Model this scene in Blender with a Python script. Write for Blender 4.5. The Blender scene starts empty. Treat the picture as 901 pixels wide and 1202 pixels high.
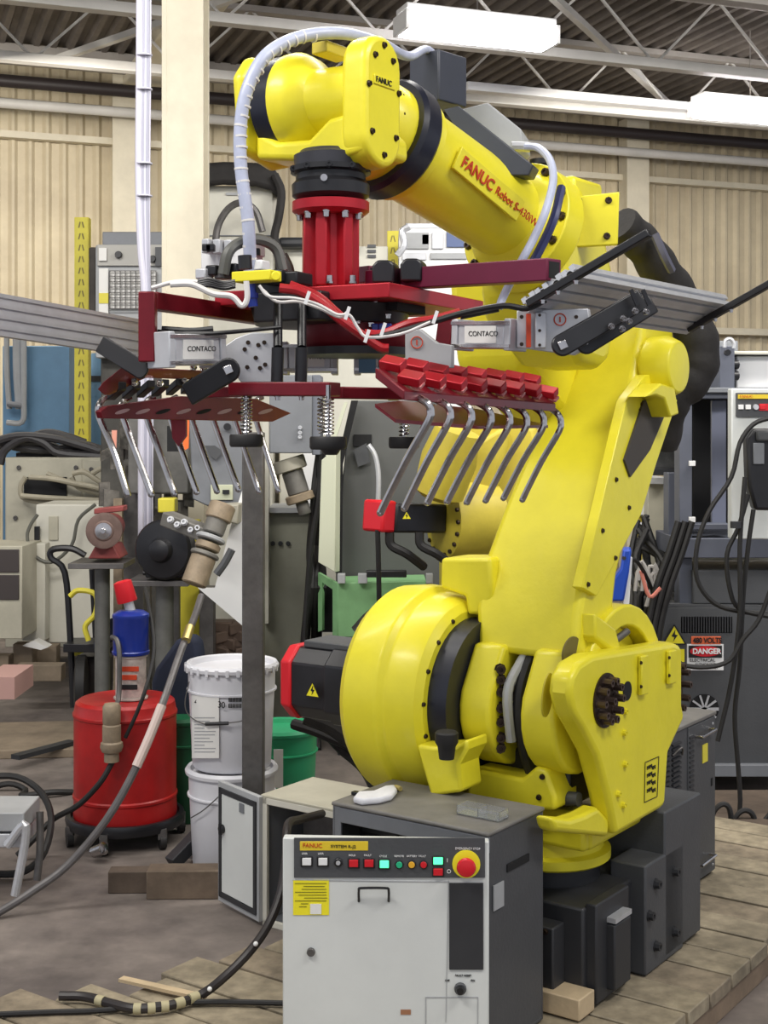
import bpy, bmesh, math, random
from mathutils import Vector, Matrix
random.seed(7)
SC = bpy.context.scene
COL = SC.collection
# ---------------------------------------------------------------- camera, world, lights, exposure
FOC, PX, PY, CH = 1600.0, 450.5, 500.0, 1.5
cd = bpy.data.cameras.new('camera'); cam = bpy.data.objects.new('camera', cd); COL.objects.link(cam)
cam.location = (0, 0, CH); cam.rotation_euler = (math.pi/2, 0, 0)
cd.sensor_fit = 'VERTICAL'; cd.sensor_height = 24; cd.lens = FOC/1202*24; cd.shift_y = -(601-PY)/1202
cd.clip_start = .05; cd.clip_end = 200
SC.camera = cam
W = bpy.data.worlds.new('world'); SC.world = W; W.use_nodes = True
W.node_tree.nodes['Background'].inputs[0].default_value = (.86, .9, 1, 1)
W.node_tree.nodes['Background'].inputs[1].default_value = .7
SC.view_settings.view_transform = 'Standard'; SC.view_settings.look = 'None'
SC.view_settings.exposure = 0.0; SC.view_settings.gamma = 1; SC.view_settings.use_curve_mapping = False
def area(loc, target, sx, sy, power, col=(1, .97, .92)):
    l = bpy.data.lights.new('ceiling_and_fill_light', 'AREA'); l.shape = 'RECTANGLE'; l.size = sx; l.size_y = sy
    l.energy = power; l.color = col
    o = bpy.data.objects.new('ceiling_and_fill_light', l); COL.objects.link(o); o.location = loc
    o.rotation_euler = (Vector(target)-Vector(loc)).to_track_quat('-Z', 'Y').to_euler(); return o
area((-1.8, 1.2, 4.0), (-.2, 3.6, .8), 2.4, .5, 110)
area((2.2, 1.6, 4.0), (.8, 3.8, .9), 2.4, .5, 90)
area((.1, 4.6, 4.1), (.1, 4.9, 0), 2.4, .4, 60)
area((-2.6, 4.2, 4.2), (-2.4, 8.5, .9), 2.4, .5, 92)  # fill light added to brighten the cream column, no lamp hangs here
area((2.6, 4.8, 4.1), (2.9, 9, 1.4), 2.4, .5, 165)
area((-3.0, 9.6, 3.9), (-3.2, 12.2, .8), 2.4, .5, 95, (1, .94, .84))
area((2.6, 10.6, 3.9), (2.8, 13.6, .8), 2.4, .5, 80, (1, .94, .84))

# ---------------------------------------------------------------- geometry helpers
def P(x, y, Y): return Vector(((x-PX)/FOC*Y, Y, CH+(PY-y)/FOC*Y))       # a photo pixel at a real distance
def V3(*a): return Vector(a)
ZZ = Vector((0, 0, 1))
def hit(x, y, p0, n):                                                  # where the sight line of a pixel meets a real plane
    o = Vector((0, 0, CH)); d = Vector(((x-PX)/FOC, 1, (PY-y)/FOC))
    return o + d*((Vector(p0)-o).dot(n)/d.dot(n))
def floor_at(x, y, z=0): return hit(x, y, (0, 0, z), ZZ)

MATS = {}
def mat(name, col, rough=.5, metal=0, noise=0, nscale=8, bump=0, bscale=40, emit=0, col2=None, alpha=1, trans=0, coat=0, n2=0):
    if name in MATS: return MATS[name]
    m = bpy.data.materials.new(name); m.use_nodes = True; nt = m.node_tree; b = nt.nodes['Principled BSDF']
    b.inputs['Base Color'].default_value = (*col, 1); b.inputs['Roughness'].default_value = rough; b.inputs['Metallic'].default_value = metal
    if coat: b.inputs['Coat Weight'].default_value = coat; b.inputs['Coat Roughness'].default_value = .15
    if emit:
        b.inputs['Emission Color'].default_value = (*col, 1); b.inputs['Emission Strength'].default_value = emit
    if trans: b.inputs['Transmission Weight'].default_value = trans
    tc = nt.nodes.new('ShaderNodeTexCoord')
    if noise:
        n = nt.nodes.new('ShaderNodeTexNoise'); n.inputs['Scale'].default_value = nscale; n.inputs['Detail'].default_value = 6; n.inputs['Roughness'].default_value = .65
        r = nt.nodes.new('ShaderNodeValToRGB'); r.color_ramp.elements[0].position = .38; r.color_ramp.elements[1].position = .68
        c2 = col2 or tuple(c*(1-noise) for c in col)
        r.color_ramp.elements[0].color = (*c2, 1); r.color_ramp.elements[1].color = (*col, 1)
        nt.links.new(tc.outputs['Object'], n.inputs['Vector']); nt.links.new(n.outputs['Fac'], r.inputs['Fac'])
        out = r.outputs['Color']
        if n2:
            k = nt.nodes.new('ShaderNodeTexNoise'); k.inputs['Scale'].default_value = nscale*n2; k.inputs['Detail'].default_value = 3
            mx = nt.nodes.new('ShaderNodeMix'); mx.data_type = 'RGBA'; mx.blend_type = 'MULTIPLY'; mx.inputs[0].default_value = .55
            nt.links.new(tc.outputs['Object'], k.inputs['Vector']); nt.links.new(out, mx.inputs[6]); nt.links.new(k.outputs['Fac'], mx.inputs[7]); out = mx.outputs[2]
        nt.links.new(out, b.inputs['Base Color'])
    if bump:
        n = nt.nodes.new('ShaderNodeTexNoise'); n.inputs['Scale'].default_value = bscale; n.inputs['Detail'].default_value = 3
        bp = nt.nodes.new('ShaderNodeBump'); bp.inputs['Strength'].default_value = bump; bp.inputs['Distance'].default_value = .004
        nt.links.new(tc.outputs['Object'], n.inputs['Vector']); nt.links.new(n.outputs['Fac'], bp.inputs['Height']); nt.links.new(bp.outputs['Normal'], b.inputs['Normal'])
    MATS[name] = m; return m
YEL = mat('robot_yellow_paint', (.87, .77, .03), .40, 0, .10, 5, .25, 30, coat=.15)
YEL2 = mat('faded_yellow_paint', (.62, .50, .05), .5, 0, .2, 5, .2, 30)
BLK = mat('black_coated_metal', (.013, .013, .016), .38, 0, .3, 12)
BAND = mat('blue_black_seal', (.012, .014, .028), .35, 0, .3, 10)
RUB = mat('black_rubber', (.017, .016, .016), .6, 0, .3, 14)
BOLT = mat('dark_bolt_steel', (.05, .032, .022), .45, .6)
RED = mat('red_anodised_metal', (.50, .015, .028), .36, .35, .25, 7)
REDD = mat('dark_red_anodised_metal', (.20, .008, .018), .35, .3, .3, 9)
ALU = mat('brushed_aluminium', (.66, .67, .70), .36, .5, .12, 25)
ALUP = mat('pale_machined_aluminium', (.60, .61, .64), .45, .35, .12, 14)
CHR = mat('polished_steel', (.62, .60, .60), .22, 1, .25, 22)
STL = mat('weathered_steel', (.18, .17, .165), .5, .6, .4, 9)
CHAR = mat('charcoal_cabinet_paint', (.075, .078, .084), .5, 0, .15, 6, .15, 120)
CHAR2 = mat('dark_charcoal_paint', (.032, .033, .037), .5, 0, .2, 6)
GREYP = mat('mid_grey_paint', (.20, .21, .23), .5, 0, .15, 5)
GREYL = mat('light_grey_paint', (.42, .43, .44), .5, 0, .15, 5)
WHT = mat('white_door_paint', (.70, .72, .70), .42, 0, .10, 3)
WHT2 = mat('clean_white', (.80, .80, .80), .5)
CRM = mat('cream_machine_paint', (.55, .52, .41), .5, 0, .22, 3)
CRM2 = mat('pale_cream_paint', (.68, .66, .57), .5, 0, .12, 3)
COLP = mat('cream_column_paint', (.70, .64, .50), .6, 0, .15, 3, .2, 15)
WALLM = mat('cream_siding_paint', (.62, .54, .38), .6, 0, .28, 1.3, col2=(.47, .40, .28))
DECK = mat('brown_grey_deck_steel', (.19, .165, .145), .7, 0, .35, 2.5)
BEAM = mat('dusty_beam_paint', (.38, .35, .32), .6, 0, .2, 2)
BEAML = mat('white_beam_paint', (.66, .64, .60), .5, 0, .15, 2)
PIPED = mat('dark_pipe_paint', (.03, .022, .022), .5, 0, .2, 3)
BLUE = mat('sky_blue_cabinet_paint', (.14, .29, .46), .5, 0, .2, 3)
BLUD = mat('deep_blue_plastic', (.01, .03, .26), .3, 0, .1, 8)
NAVY = mat('navy_canvas', (.012, .017, .04), .8, 0, .3, 12)
REDP = mat('red_drum_paint', (.48, .012, .012), .38, 0, .35, 5, .15, 20)
REDS = mat('signal_red', (.62, .01, .02), .4)
DARK = mat('dark_interior', (.006, .006, .007), .8)
YELS = mat('sign_yellow', (.86, .76, .02), .5)
YELC = mat('rack_yellow_paint', (.80, .70, .06), .5, 0, .15, 6)
GRN = mat('green_machine_paint', (.24, .48, .22), .5, 0, .25, 5)
GRND = mat('dark_green_bucket', (.01, .10, .04), .4)
GRNL = mat('lit_green_lamp', (.08, .9, .35), .4, emit=1.6)
GRNP = mat('green_lamp_lens', (.02, .45, .22), .3)
ORL = mat('orange_lamp_lens', (.8, .42, .03), .3)
ORG = mat('orange_tag', (.85, .16, .03), .5)
WOOD = mat('grey_weathered_wood', (.50, .42, .29), .75, 0, .4, 6, .4, 60, n2=4)
WOODL = mat('fresh_pale_wood', (.62, .48, .30), .7, 0, .25, 7, .3, 60)
WOODD = mat('dark_dirty_wood', (.13, .095, .07), .8, 0, .4, 6, .3, 40)
CONC = mat('stained_concrete', (.33, .28, .245), .70, 0, .5, 1.6, .25, 25, col2=(.15, .125, .115), n2=9)
GLV = mat('white_cotton', (.78, .78, .82), .8, 0, .1, 20)
PLUM = mat('plum_red_paint', (.16, .012, .045), .4, .15, .2, 8)
LAMP = mat('lamp_tube_glow', (1, .97, 1), .4, emit=14)
HOSE = mat('pale_blue_spiral_hose', (.52, .56, .72), .35, 0, .15, 25)
WIRE = mat('white_cable_jacket', (.72, .70, .68), .5)
TAN = mat('tan_grease_gun_paint', (.36, .28, .19), .55, .1, .35, 18)
REDH = mat('red_hose', (.42, .012, .02), .3, 0, .2, 12)
SLEEVE = mat('black_fabric_sleeve', (.022, .019, .018), .75, 0, .4, 12, .6, 35)
ACR = mat('clear_acrylic', (.92, .94, .95), .08, trans=.9)
TXT_R = mat('red_print', (.55, .05, .01), .5)
TXT_K = mat('black_print', (.01, .01, .01), .5)
TXT_W = mat('white_print', (.82, .82, .82), .5)
PAPER = mat('paper_label', (.78, .77, .74), .6)

class B:
    """collects shapes of one mesh in world space"""
    def __init__(s): s.b = bmesh.new()
    def _faces(s, fs, smooth=False):
        for f in fs: f.smooth = smooth
    def box(s, c, h, ax=None, ay=None, az=None):
        ax = (ax or Vector((1, 0, 0))).normalized(); az = (az or ZZ).normalized(); ay = (ay or az.cross(ax)).normalized(); c = Vector(c)
        vs = [s.b.verts.new(c + ax*(i*h[0]) + ay*(j*h[1]) + az*(k*h[2])) for i in (-1, 1) for j in (-1, 1) for k in (-1, 1)]
        for q in ((0, 1, 3, 2), (4, 6, 7, 5), (0, 4, 5, 1), (2, 3, 7, 6), (0, 2, 6, 4), (1, 5, 7, 3)): s.b.faces.new([vs[i] for i in q])
        return s
    def bar(s, a, b, w, t, up=ZZ):                                     # rectangular bar between two points
        a, b = Vector(a), Vector(b); d = b-a; ax = d.normalized(); side = up.cross(ax)
        if side.length < 1e-4: side = Vector((1, 0, 0)).cross(ax)
        side.normalize(); u2 = ax.cross(side)
        return s.box((a+b)/2, (d.length/2, w/2, t/2), ax, side, u2)
    def prism(s, pts, d):
        pts = [Vector(p) for p in pts]; d = Vector(d)
        a = [s.b.verts.new(p) for p in pts]; b = [s.b.verts.new(p+d) for p in pts]; n = len(a)
        s.b.faces.new(a); s.b.faces.new(b[::-1])
        for i in range(n): s.b.faces.new([a[i], b[i], b[(i+1) % n], a[(i+1) % n]])
        return s
    def loft(s, rings, cap=True, smooth=False):
        R_ = [[s.b.verts.new(p) for p in r] for r in rings]; n = len(R_[0])
        for k in range(len(R_)-1):
            for i in range(n):
                f = s.b.faces.new([R_[k][i], R_[k][(i+1) % n], R_[k+1][(i+1) % n], R_[k+1][i]]); f.smooth = smooth
        if cap: s.b.faces.new(R_[0][::-1]); s.b.faces.new(R_[-1])
        return s
    def lathe(s, o, ax, prof, n=28):
        o = Vector(o); ax = Vector(ax).normalized(); t = ax.cross(ZZ)
        if t.length < .01: t = ax.cross(Vector((0, 1, 0)))
        t.normalize(); t2 = ax.cross(t)
        rings = [[o+ax*a+(t*math.cos(2*math.pi*i/n)+t2*math.sin(2*math.pi*i/n))*max(r, 1e-4) for i in range(n)] for a, r in prof]
        return s.loft(rings)
    def cyl(s, a, b, r, n=16, r2=None):
        a, b = Vector(a), Vector(b); L = (b-a).length
        return s.lathe(a, b-a, [(0, r), (L, r if r2 is None else r2)], n)
    def tube(s, pts, r, n=8, sm=4):
        pts = [Vector(p) for p in pts]
        if sm and len(pts) > 2:
            q = [pts[0]*2-pts[1]] + pts + [pts[-1]*2-pts[-2]]; o = []
            for i in range(1, len(q)-2):
                for k in range(sm):
                    t = k/sm; a, b, c, d = q[i-1], q[i], q[i+1], q[i+2]
                    o.append(.5*((2*b)+(c-a)*t+(2*a-5*b+4*c-d)*t*t+(3*b-a-3*c+d)*t**3))
            o.append(pts[-1]); pts = o
        rings = []; N = None
        for i, p in enumerate(pts):
            d = (pts[min(i+1, len(pts)-1)]-pts[max(i-1, 0)]).normalized()
            if N is None: N = d.orthogonal().normalized()
            N = (N-d*N.dot(d)); N = N.normalized() if N.length > 1e-6 else d.orthogonal().normalized()
            M = d.cross(N); rr = r if not callable(r) else r(i/(len(pts)-1))
            rings.append([p+(N*math.cos(2*math.pi*k/n)+M*math.sin(2*math.pi*k/n))*rr for k in range(n)])
        return s.loft(rings)
    def helix(s, a, b, R_, r, turns, n=6, k=12):
        a, b = Vector(a), Vector(b); ax = (b-a).normalized(); t = ax.orthogonal().normalized(); t2 = ax.cross(t); N = int(turns*k)
        return s.tube([a+(b-a)*(i/N)+(t*math.cos(2*math.pi*i/k)+t2*math.sin(2*math.pi*i/k))*R_ for i in range(N+1)], r, n, 0)
    def ball(s, c, r, sc=(1, 1, 1)):
        M = Matrix.Translation(Vector(c)) @ Matrix.Diagonal((r*sc[0], r*sc[1], r*sc[2], 1)); bmesh.ops.create_uvsphere(s.b, u_segments=16, v_segments=10, radius=1, matrix=M); return s
    def make(s, name, m, parent=None, bev=0, seg=2, ang=35):
        bmesh.ops.recalc_face_normals(s.b, faces=s.b.faces)
        me = bpy.data.meshes.new(name)
        off = Vector((0, 0, 0))
        if parent is not None: off = wloc(parent)
        else:
            vs = s.b.verts; n = len(vs); off = Vector((sum(v.co.x for v in vs)/n, sum(v.co.y for v in vs)/n, min(v.co.z for v in vs)))
        bmesh.ops.translate(s.b, verts=s.b.verts, vec=-off)
        s.b.to_mesh(me); s.b.free(); me.materials.append(m)
        me.shade_smooth(); me.set_sharp_from_angle(angle=math.radians(ang))
        o = bpy.data.objects.new(name, me); COL.objects.link(o)
        if parent is not None: o.parent = parent; o['_'] = 0; del o['_']
        else: o.location = off
        if bev:
            md = o.modifiers.new('bevel', 'BEVEL'); md.width = bev; md.segments = seg; md.limit_method = 'ANGLE'; md.angle_limit = math.radians(40)
            md.harden_normals = False
        return o
def wloc(o):
    v = Vector((0, 0, 0))
    while o is not None: v += Vector(o.location); o = o.parent
    return v
def tag(o, label=None, cat=None, group=None, kind=None):
    if label: o['label'] = label
    if cat: o['category'] = cat
    if group: o['group'] = group
    if kind: o['kind'] = kind
    return o
def thing(name, loc, label, cat, group=None):
    o = bpy.data.objects.new(name, None); COL.objects.link(o); o.location = loc; o.empty_display_size = .05
    return tag(o, label, cat, group)
def struct(o): o['kind'] = 'structure'; return o
def dup(o, loc, parent=None):
    c = o.copy(); COL.objects.link(c); c.location = loc; c.parent = parent
    for ch in list(o.children):
        dup(ch, ch.location.copy(), c)
    return c
def text(s, origin, xdir, ydir, size, m, parent, name='lettering', align='LEFT', depth=.0008, squash=1.0, bold=0):
    cu = bpy.data.curves.new(name, 'FONT'); cu.body = s; cu.size = size; cu.extrude = depth; cu.align_x = align; cu.align_y = 'CENTER'; cu.offset = bold
    tmp = bpy.data.objects.new(name, cu); me = bpy.data.meshes.new_from_object(tmp); bpy.data.objects.remove(tmp); bpy.data.curves.remove(cu)
    x = Vector(xdir).normalized(); y = Vector(ydir).normalized(); z = x.cross(y).normalized(); off = Vector(origin)-(wloc(parent) if parent else Vector((0, 0, 0)))
    M = Matrix(((x.x*squash, y.x, z.x, off.x), (x.y*squash, y.y, z.y, off.y), (x.z*squash, y.z, z.z, off.z), (0, 0, 0, 1)))
    me.transform(M); me.materials.clear(); me.materials.append(m)
    o = bpy.data.objects.new(name, me); COL.objects.link(o); o.parent = parent; return o
def bolts(cs, n, r, h, m, parent, name='bolt', label=None):
    """alike bolts sharing one mesh"""
    src = None
    for c in cs:
        if src is None:
            src = B().lathe(c, n, [(-h*.3, r*1.25), (0, r*1.25), (0, r), (h, r*.95), (h, r*.5), (h*.6, r*.45)], 8).make(name, m, parent); c0 = Vector(c)
        else:
            o = src.copy(); COL.objects.link(o); o.parent = parent; o.location = Vector(c)-c0+src.location
# ---------------------------------------------------------------- the setting
WD, WN = V3(.94, .342, 0).normalized(), V3(-.342, .94, 0).normalized()
def Wp(s, off, z): q = V3(0, 13.5, 0)+WD*s-WN*off; q.z = z; return q
fl = B(); fl.box((0, 8, -.05), (12, 12, .05)); struct(fl.make('floor', CONC))
wall = struct(B().box(Wp(0, -.1, 2.4), (11, .05, 2.5), WD, WN).make('wall_back', WALLM))
def corrugated(p0, d, width, up, n, prof, thick):
    """folded sheet: p0 start, d across the ribs, up along them"""
    out = []; x = 0
    while x < width-1e-4:
        for fx, fo in prof: out.append(p0+d*(x+fx)+n*fo)
        x += prof[-1][0]
    a = out; return a
PR = [(0, 0), (.03, .035), (.055, .035), (.085, 0), (.15, 0)]
k = 0; s = -7.5
while s < 8.5:
    line = corrugated(Wp(s, .0, 0), WD, .9, ZZ, -WN, PR, 0)
    b = B(); lo = [b.b.verts.new(p) for p in line]; hi = [b.b.verts.new(p+ZZ*4.75) for p in line]
    for i in range(len(line)-1): b.b.faces.new([lo[i], lo[i+1], hi[i+1], hi[i]])
    b.make('siding_panel', WALLM, wall, ang=20); s += .9
# ledge and girt on the wall, painted wall columns
struct(B().box(Wp(0, .12, 2.52), (10, .06, .035), WD, WN).make('trim_1', COLP))
struct(B().box(Wp(0, .10, 4.1), (10, .05, .03), WD, WN).make('trim_2', COLP))
for i, s in enumerate((-2.58, 2.7, 7.4, -7)):
    c = B(); c.box(Wp(s, .16, 2.35), (.10, .10, 2.35), WD, WN); c.box(Wp(s, .28, 2.35), (.13, .012, 2.35), WD, WN)
    struct(c.make('trim_%d' % (3+i), COLP))
# roof deck of folded sheets
ceil = struct(B().box(V3(0, 13.5, 4.9)+WN*-6.5, (11, 8, .02), WD, WN).make('ceiling', DECK))
DP = [(0, 0), (.05, 0), (.075, -.055), (.12, -.055), (.145, 0)]
s = -8.0
while s < 9:
    line = corrugated(Wp(s, -.4, 4.84), WD, .87, None, ZZ, DP, 0)
    b = B(); lo = [b.b.verts.new(p) for p in line]; hi = [b.b.verts.new(p-WN*14) for p in line]
    for i in range(len(line)-1): b.b.faces.new([lo[i], lo[i+1], hi[i+1], hi[i]])
    b.make('deck_panel', DECK, ceil, ang=15); s += .87
# open-web joists
def joist(off, z0, mt, s0=-8, s1=9):
    t = thing('roof_joist', Wp(0, off, z0), None, None); struct(t)
    B().bar(Wp(s0, off, z0), Wp(s1, off, z0), .10, .07).make('bottom_chord', mt, t, .004)
    B().bar(Wp(s0, off, 4.76), Wp(s1, off, 4.76), .10, .05).make('top_chord', BEAM, t, .004)
    s = s0; i = 0; src = None; w = B()
    while s < s1-.6:
        a, c = (z0, 4.76) if i % 2 == 0 else (4.76, z0)
        w.bar(Wp(s, off, a), Wp(s+.55, off, c), .018, .018); s += .55; i += 1
    w.make('web_bars', BEAML, t)
joist(2.3, 4.22, BEAML); joist(3.75, 4.22, BEAML); joist(5.3, 4.22, BEAM); joist(7.0, 4.22, BEAM); joist(8.8, 4.22, BEAM)
struct(B().bar(Wp(-8, .5, 4.72), Wp(9, .5, 4.72), .15, .16).make('trim_7', BEAM, None, .01))
# a wide roof girder running in depth, top left
struct(B().bar(Wp(-2.45, .3, 4.62), Wp(-2.45, 9, 4.62), .34, .12).make('trim_8', COLP, None, .01))
# diagonal braces under the deck
for a, c in (((-.6, 4.6), (2.6, 1.2)), ((4.6, 1.0), (2.2, 5.0)), ((-3.4, 1.5), (-1.2, 5.5))):
    struct(B().bar(Wp(a[0], a[1], 4.42), Wp(c[0], c[1], 4.55), .05, .05).make('roof_brace', BEAML))
struct(B().bar(Wp(5.2, .8, 4.6), Wp(3.4, 3.4, 4.45), .10, .06).make('roof_brace', PIPED))
pp = B().cyl(Wp(-8, .55, 4.47), Wp(9, .55, 4.47), .055, 14); tag(pp.make('sprinkler_pipe', PIPED), 'dark brown pipe running along the top of the back wall', 'pipe')
pp = B().cyl(Wp(-8, .5, 4.29), Wp(9, .5, 4.29), .045, 14); tag(pp.make('white_pipe', BEAML), 'cream pipe running just below the dark pipe on the back wall', 'pipe')
# ceiling lamps
def lamp(c, L, label, r=.085):
    t = thing('ceiling_lamp', c, label, 'lamp')
    B().box(c+ZZ*.12, (L/2+.03, .10, .02), WD, WN).make('housing', WHT2, t, .008)
    for sg in (-1, 1): B().box(c+WD*sg*(L/2+.03)+ZZ*.03, (.012, .12, .06), WD, WN).make('end_plate', WHT2, t)
    B().prism([c-WD*(L/2+.02)+WN*a_+ZZ*z_ for a_, z_ in ((-.12, .09), (-.14, .03), (-.10, -.04), (.10, -.04), (.14, .03), (.12, .09))], WD*(L+.04)).make('diffuser', LAMP, t, .02)
    B().cyl(c+ZZ*.12, c+ZZ*.7, .006, 6).make('hanger', BEAM, t)
lamp(P(560, 42, 8.9), 1.0, 'bright fluorescent ceiling lamp glowing above the robot wrist')
lamp(P(880, 136, 11.2), .95, 'farther fluorescent ceiling lamp at the right edge')
tag(B().bar(P(545, 102, 10.9), P(806, 126, 11.9), .12, .07).make('chord_glare_strip', WHT2, None, .006), 'long white strip added as the reflected light on the joist chord left of the right ceiling lamp', 'strip')  # white strip stands for lamp light reflected along the joist chord
# building column and the conduit bundle
c0 = P(215, 500, 7.0); c0.z = 0
ct = struct(thing('trim_20', c0, None, None))
g = B(); g.box(c0+ZZ*2.35, (.105, .012, 2.35)); g.box(c0+V3(0, .11, 2.35), (.012, .11, 2.35)); g.box(c0+V3(0, .22, 2.35), (.105, .012, 2.35)); g.make('column_web', COLP, ct, .004)
g = B(); g.box(c0+V3(-.095, -.005, 2.35), (.014, .01, 2.35)); g.make('column_strip', COLP, ct, .003)
g = B(); g.box(c0+ZZ*.01, (.17, .17, .012)).make('base_plate', STL, ct)
t = thing('conduit_bundle', P(169, 500, 6.3)*1, 'tall pale lilac bundle of conduits and cables hanging beside the cream column', 'conduit')
for i, (dx, r, mt) in enumerate(((-4.8, .017, mat('lilac_conduit', (.56, .55, .64), .4)), (-.2, .010, mat('dark_lilac_conduit', (.34, .34, .42), .4)), (2.8, .009, MATS['lilac_conduit']), (5.4, .010, MATS['dark_lilac_conduit']), (7.6, .005, MATS['lilac_conduit']))):
    B().tube([P(169+dx, -60, 6.3), P(168.5+dx, 80, 6.3), P(167.5+dx, 200, 6.3), P(169+dx*.8, 290, 6.3), P(172+dx*.5, 345, 6.3), P(171+dx, 420, 6.3), P(171+dx, 640, 6.3)], r, 10).make('conduit', mt, t)
for y in (65, 105, 192, 230): B().lathe(P(169.5, y, 6.3), ZZ, [(-.003, .037), (.003, .037)], 14).make('tie', MATS['lilac_conduit'], t)
# wooden pallet platform of separate planks
OR = V3(.275, 3.52, .795); U, F = V3(.815, -.579, 0).normalized(), V3(-.579, -.815, 0).normalized()
def R(u, v, z): q = V3(OR.x, OR.y, 0)+U*u+F*v; q.z = z; return q
pal = thing('wooden_platform', R(0, 0, 0), 'low platform of weathered grey planks carrying the big yellow robot and its controller', 'platform')
v = -1.65; i = 0
while v < 1.35:
    w = random.uniform(.125, .145); e = .515+random.uniform(-.012, .015); e0 = -.62+random.uniform(-.1, .06); 
    if v > .55: e = .95+random.uniform(-.02, .02)
    if v < -.75: e = 1.1
    if v < .05: e = .515+.0+random.uniform(-.012, .015)
    if v > .55: e = .515+random.uniform(-.012, .015); e0 -= .12+.5*(v-.55)
    z = .1+random.uniform(-.004, .004)
    B().box(R((e+e0)/2, v+w/2, z-.019), ((e-e0)/2, w/2-.0045, .019), U, -F).make('plank', WOOD if i % 4 != 2 else mat('brown_weathered_wood', (.43, .35, .245), .75, 0, .4, 6, .4, 60, n2=4), pal, .003, 1); v += w; i += 1
for u in (-.5, .0, .47): B().box(R(u, -.15, .030), (.045, 1.5, .030), U, -F).make('stringer', WOODD if u < .4 else mat('edge_timber', (.30, .22, .15), .8, 0, .4, 6, .3, 40), pal, .003)
for v in (-1.4, -.8, -.2, .4, 1.0):
    B().box(R(.50, v, .045), (.012, .2, .036), U, -F).make('edge_block', WOODL, pal, .003)
# ---------------------------------------------------------------- the yellow robot
rb = thing('industrial_robot', R(.12, -.1, .1), 'big yellow six axis industrial robot standing on the wooden platform', 'robot')
def onU(x, y, u): return hit(x, y, R(u, 0, 0), U)
def onF(x, y, v): return hit(x, y, R(0, v, 0), F)
JC = R(.11, -.114, 0)
def arc(c, e1, e2, r, a0, a1, n): return [Vector(c)+e1*(r*math.cos(math.radians(a0+(a1-a0)*i/n)))+e2*(r*math.sin(math.radians(a0+(a1-a0)*i/n))) for i in range(n+1)]
# base
z = lambda p, zz: V3(p.x, p.y, zz)
b = B(); b.box(z(JC, .22), (.20, .20, .12), U, -F); b.lathe(z(JC, .33), ZZ, [(0, .13), (.06, .13)], 28); base = b.make('base', CHAR2, rb, .006)
b = B(); b.box(R(.11, .115, .20), (.15, .03, .10), U, -F); b.make('front_plate', CHAR2, base, .004)
b = B(); b.box(R(.02, .149, .27), (.02, .004, .02), U, -F); b.make('inspection_window', DARK, base)
b = B(); b.box(R(.322, -.02, .23), (.015, .09, .12), U, -F); b.make('side_plate', CHAR2, base, .004)
b = B(); b.box(R(.345, -.03, .21), (.014, .045, .08), U, -F); b.make('connector_box', CHAR2, base, .004)
b = B(); b.box(R(.345, -.03, .30), (.016, .045, .006), U, -F); b.make('name_strip', ALU, base)
b = B(); b.box(R(.30, -.30, .24), (.05, .12, .14), U, -F); b.box(R(.25, -.42, .30), (.10, .12, .19), U, -F); b.make('rear_housing', CHAR, base, .005)
bolts([R(.353, v, zz) for v, zz in ((-.24, .32), (-.24, .16), (-.36, .32), (-.36, .16), (-.2, .25))], U, .012, .012, CHAR2, base)
bolts([R(u, .146, zz) for u, zz in ((-.02, .14), (.22, .14), (-.02, .27), (.24, .29))], F, .006, .006, BOLT, base)
# swivel
b = B(); b.lathe(z(JC, .385), ZZ, [(0, .15), (.006, .158), (.028, .158), (.034, .14), (.09, .14)], 40); b.make('turntable_ring', YEL, rb)
b = B(); b.box(R(.0, -.14, .50), (.29, .15, .045), U, -F)
b.box(R(-.19, -.06, .58), (.10, .15, .10), U, -F)
b.prism([R(.14, .03, .455), R(.285, .03, .455), R(.285, .03, .52), R(.14, .03, .49)], -F*.25); b.make('swivel_body', YEL, rb, .012, 3)
b = B(); b.prism([onF(x, y, .10) for x, y in ((548, 908), (553, 902), (612, 914), (628, 900), (640, 903), (651, 935), (651, 952), (548, 948))], -F*.12); b.make('front_cover', YEL, rb, .012, 3)
bolts([onF(x, y, .103) for x, y in ((636, 912), (632, 936))], F, .006, .005, BOLT, rb)
b = B(); b.prism([onF(x, y, .25) for x, y in ((488, 874), (508, 877), (535, 876), (547, 868), (548, 880), (538, 898), (541, 930), (505, 935))], -F*.10); b.make('bumper_bracket', YEL, rb, .008)
b = B(); s0 = P(524, 876, 3.26); b.lathe(s0-ZZ*.03, ZZ, [(0, .018), (.03, .022), (.04, .028), (.062, .028), (.066, .024)], 20); b.make('bumper_stop', RUB, rb)
B().box(R(.10, -.05, .62), (.14, .07, .065), U, -F).make('dark_cavity_block', BLK, rb, .01)  # solid black block added as the dark of the cavity beside the bracket
B().cyl(R(.20, .03, .58), R(.27, .03, .585), .018, 12).make('cable_plug', CHAR, rb)
# J2 gearbox and motor on the left
OU = R(0, 0, .795)
b = B(); b.lathe(OU, U, [(-.31, .12), (-.31, .20), (-.295, .255), (-.27, .275), (-.20, .282), (-.17, .280), (-.155, .262), (-.10, .255), (-.075, .245), (-.06, .225), (-.06, .1)], 56); gear = b.make('shoulder_gearbox', YEL, rb, .004, 2, 30)
b = B(); b.prism([R(-.24, .12, .62), R(-.11, .12, .62), R(-.10, .16, .50), R(-.26, .16, .50)], -F*.3); b.make('gearbox_foot', YEL, gear, .012)
bolts([OU+U*-.06+(F*math.cos(a)+ZZ*math.sin(a))*.222 for a in [math.radians(d) for d in range(-80, 131, 21)]], U, .0055, .004, BOLT, gear)
b = B(); b.lathe(OU, U, [(-.06, .10), (-.06, .206), (-.005, .206), (-.005, .10)], 48); b.make('shoulder_seal', BAND, rb, 0, 2, 30)
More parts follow.
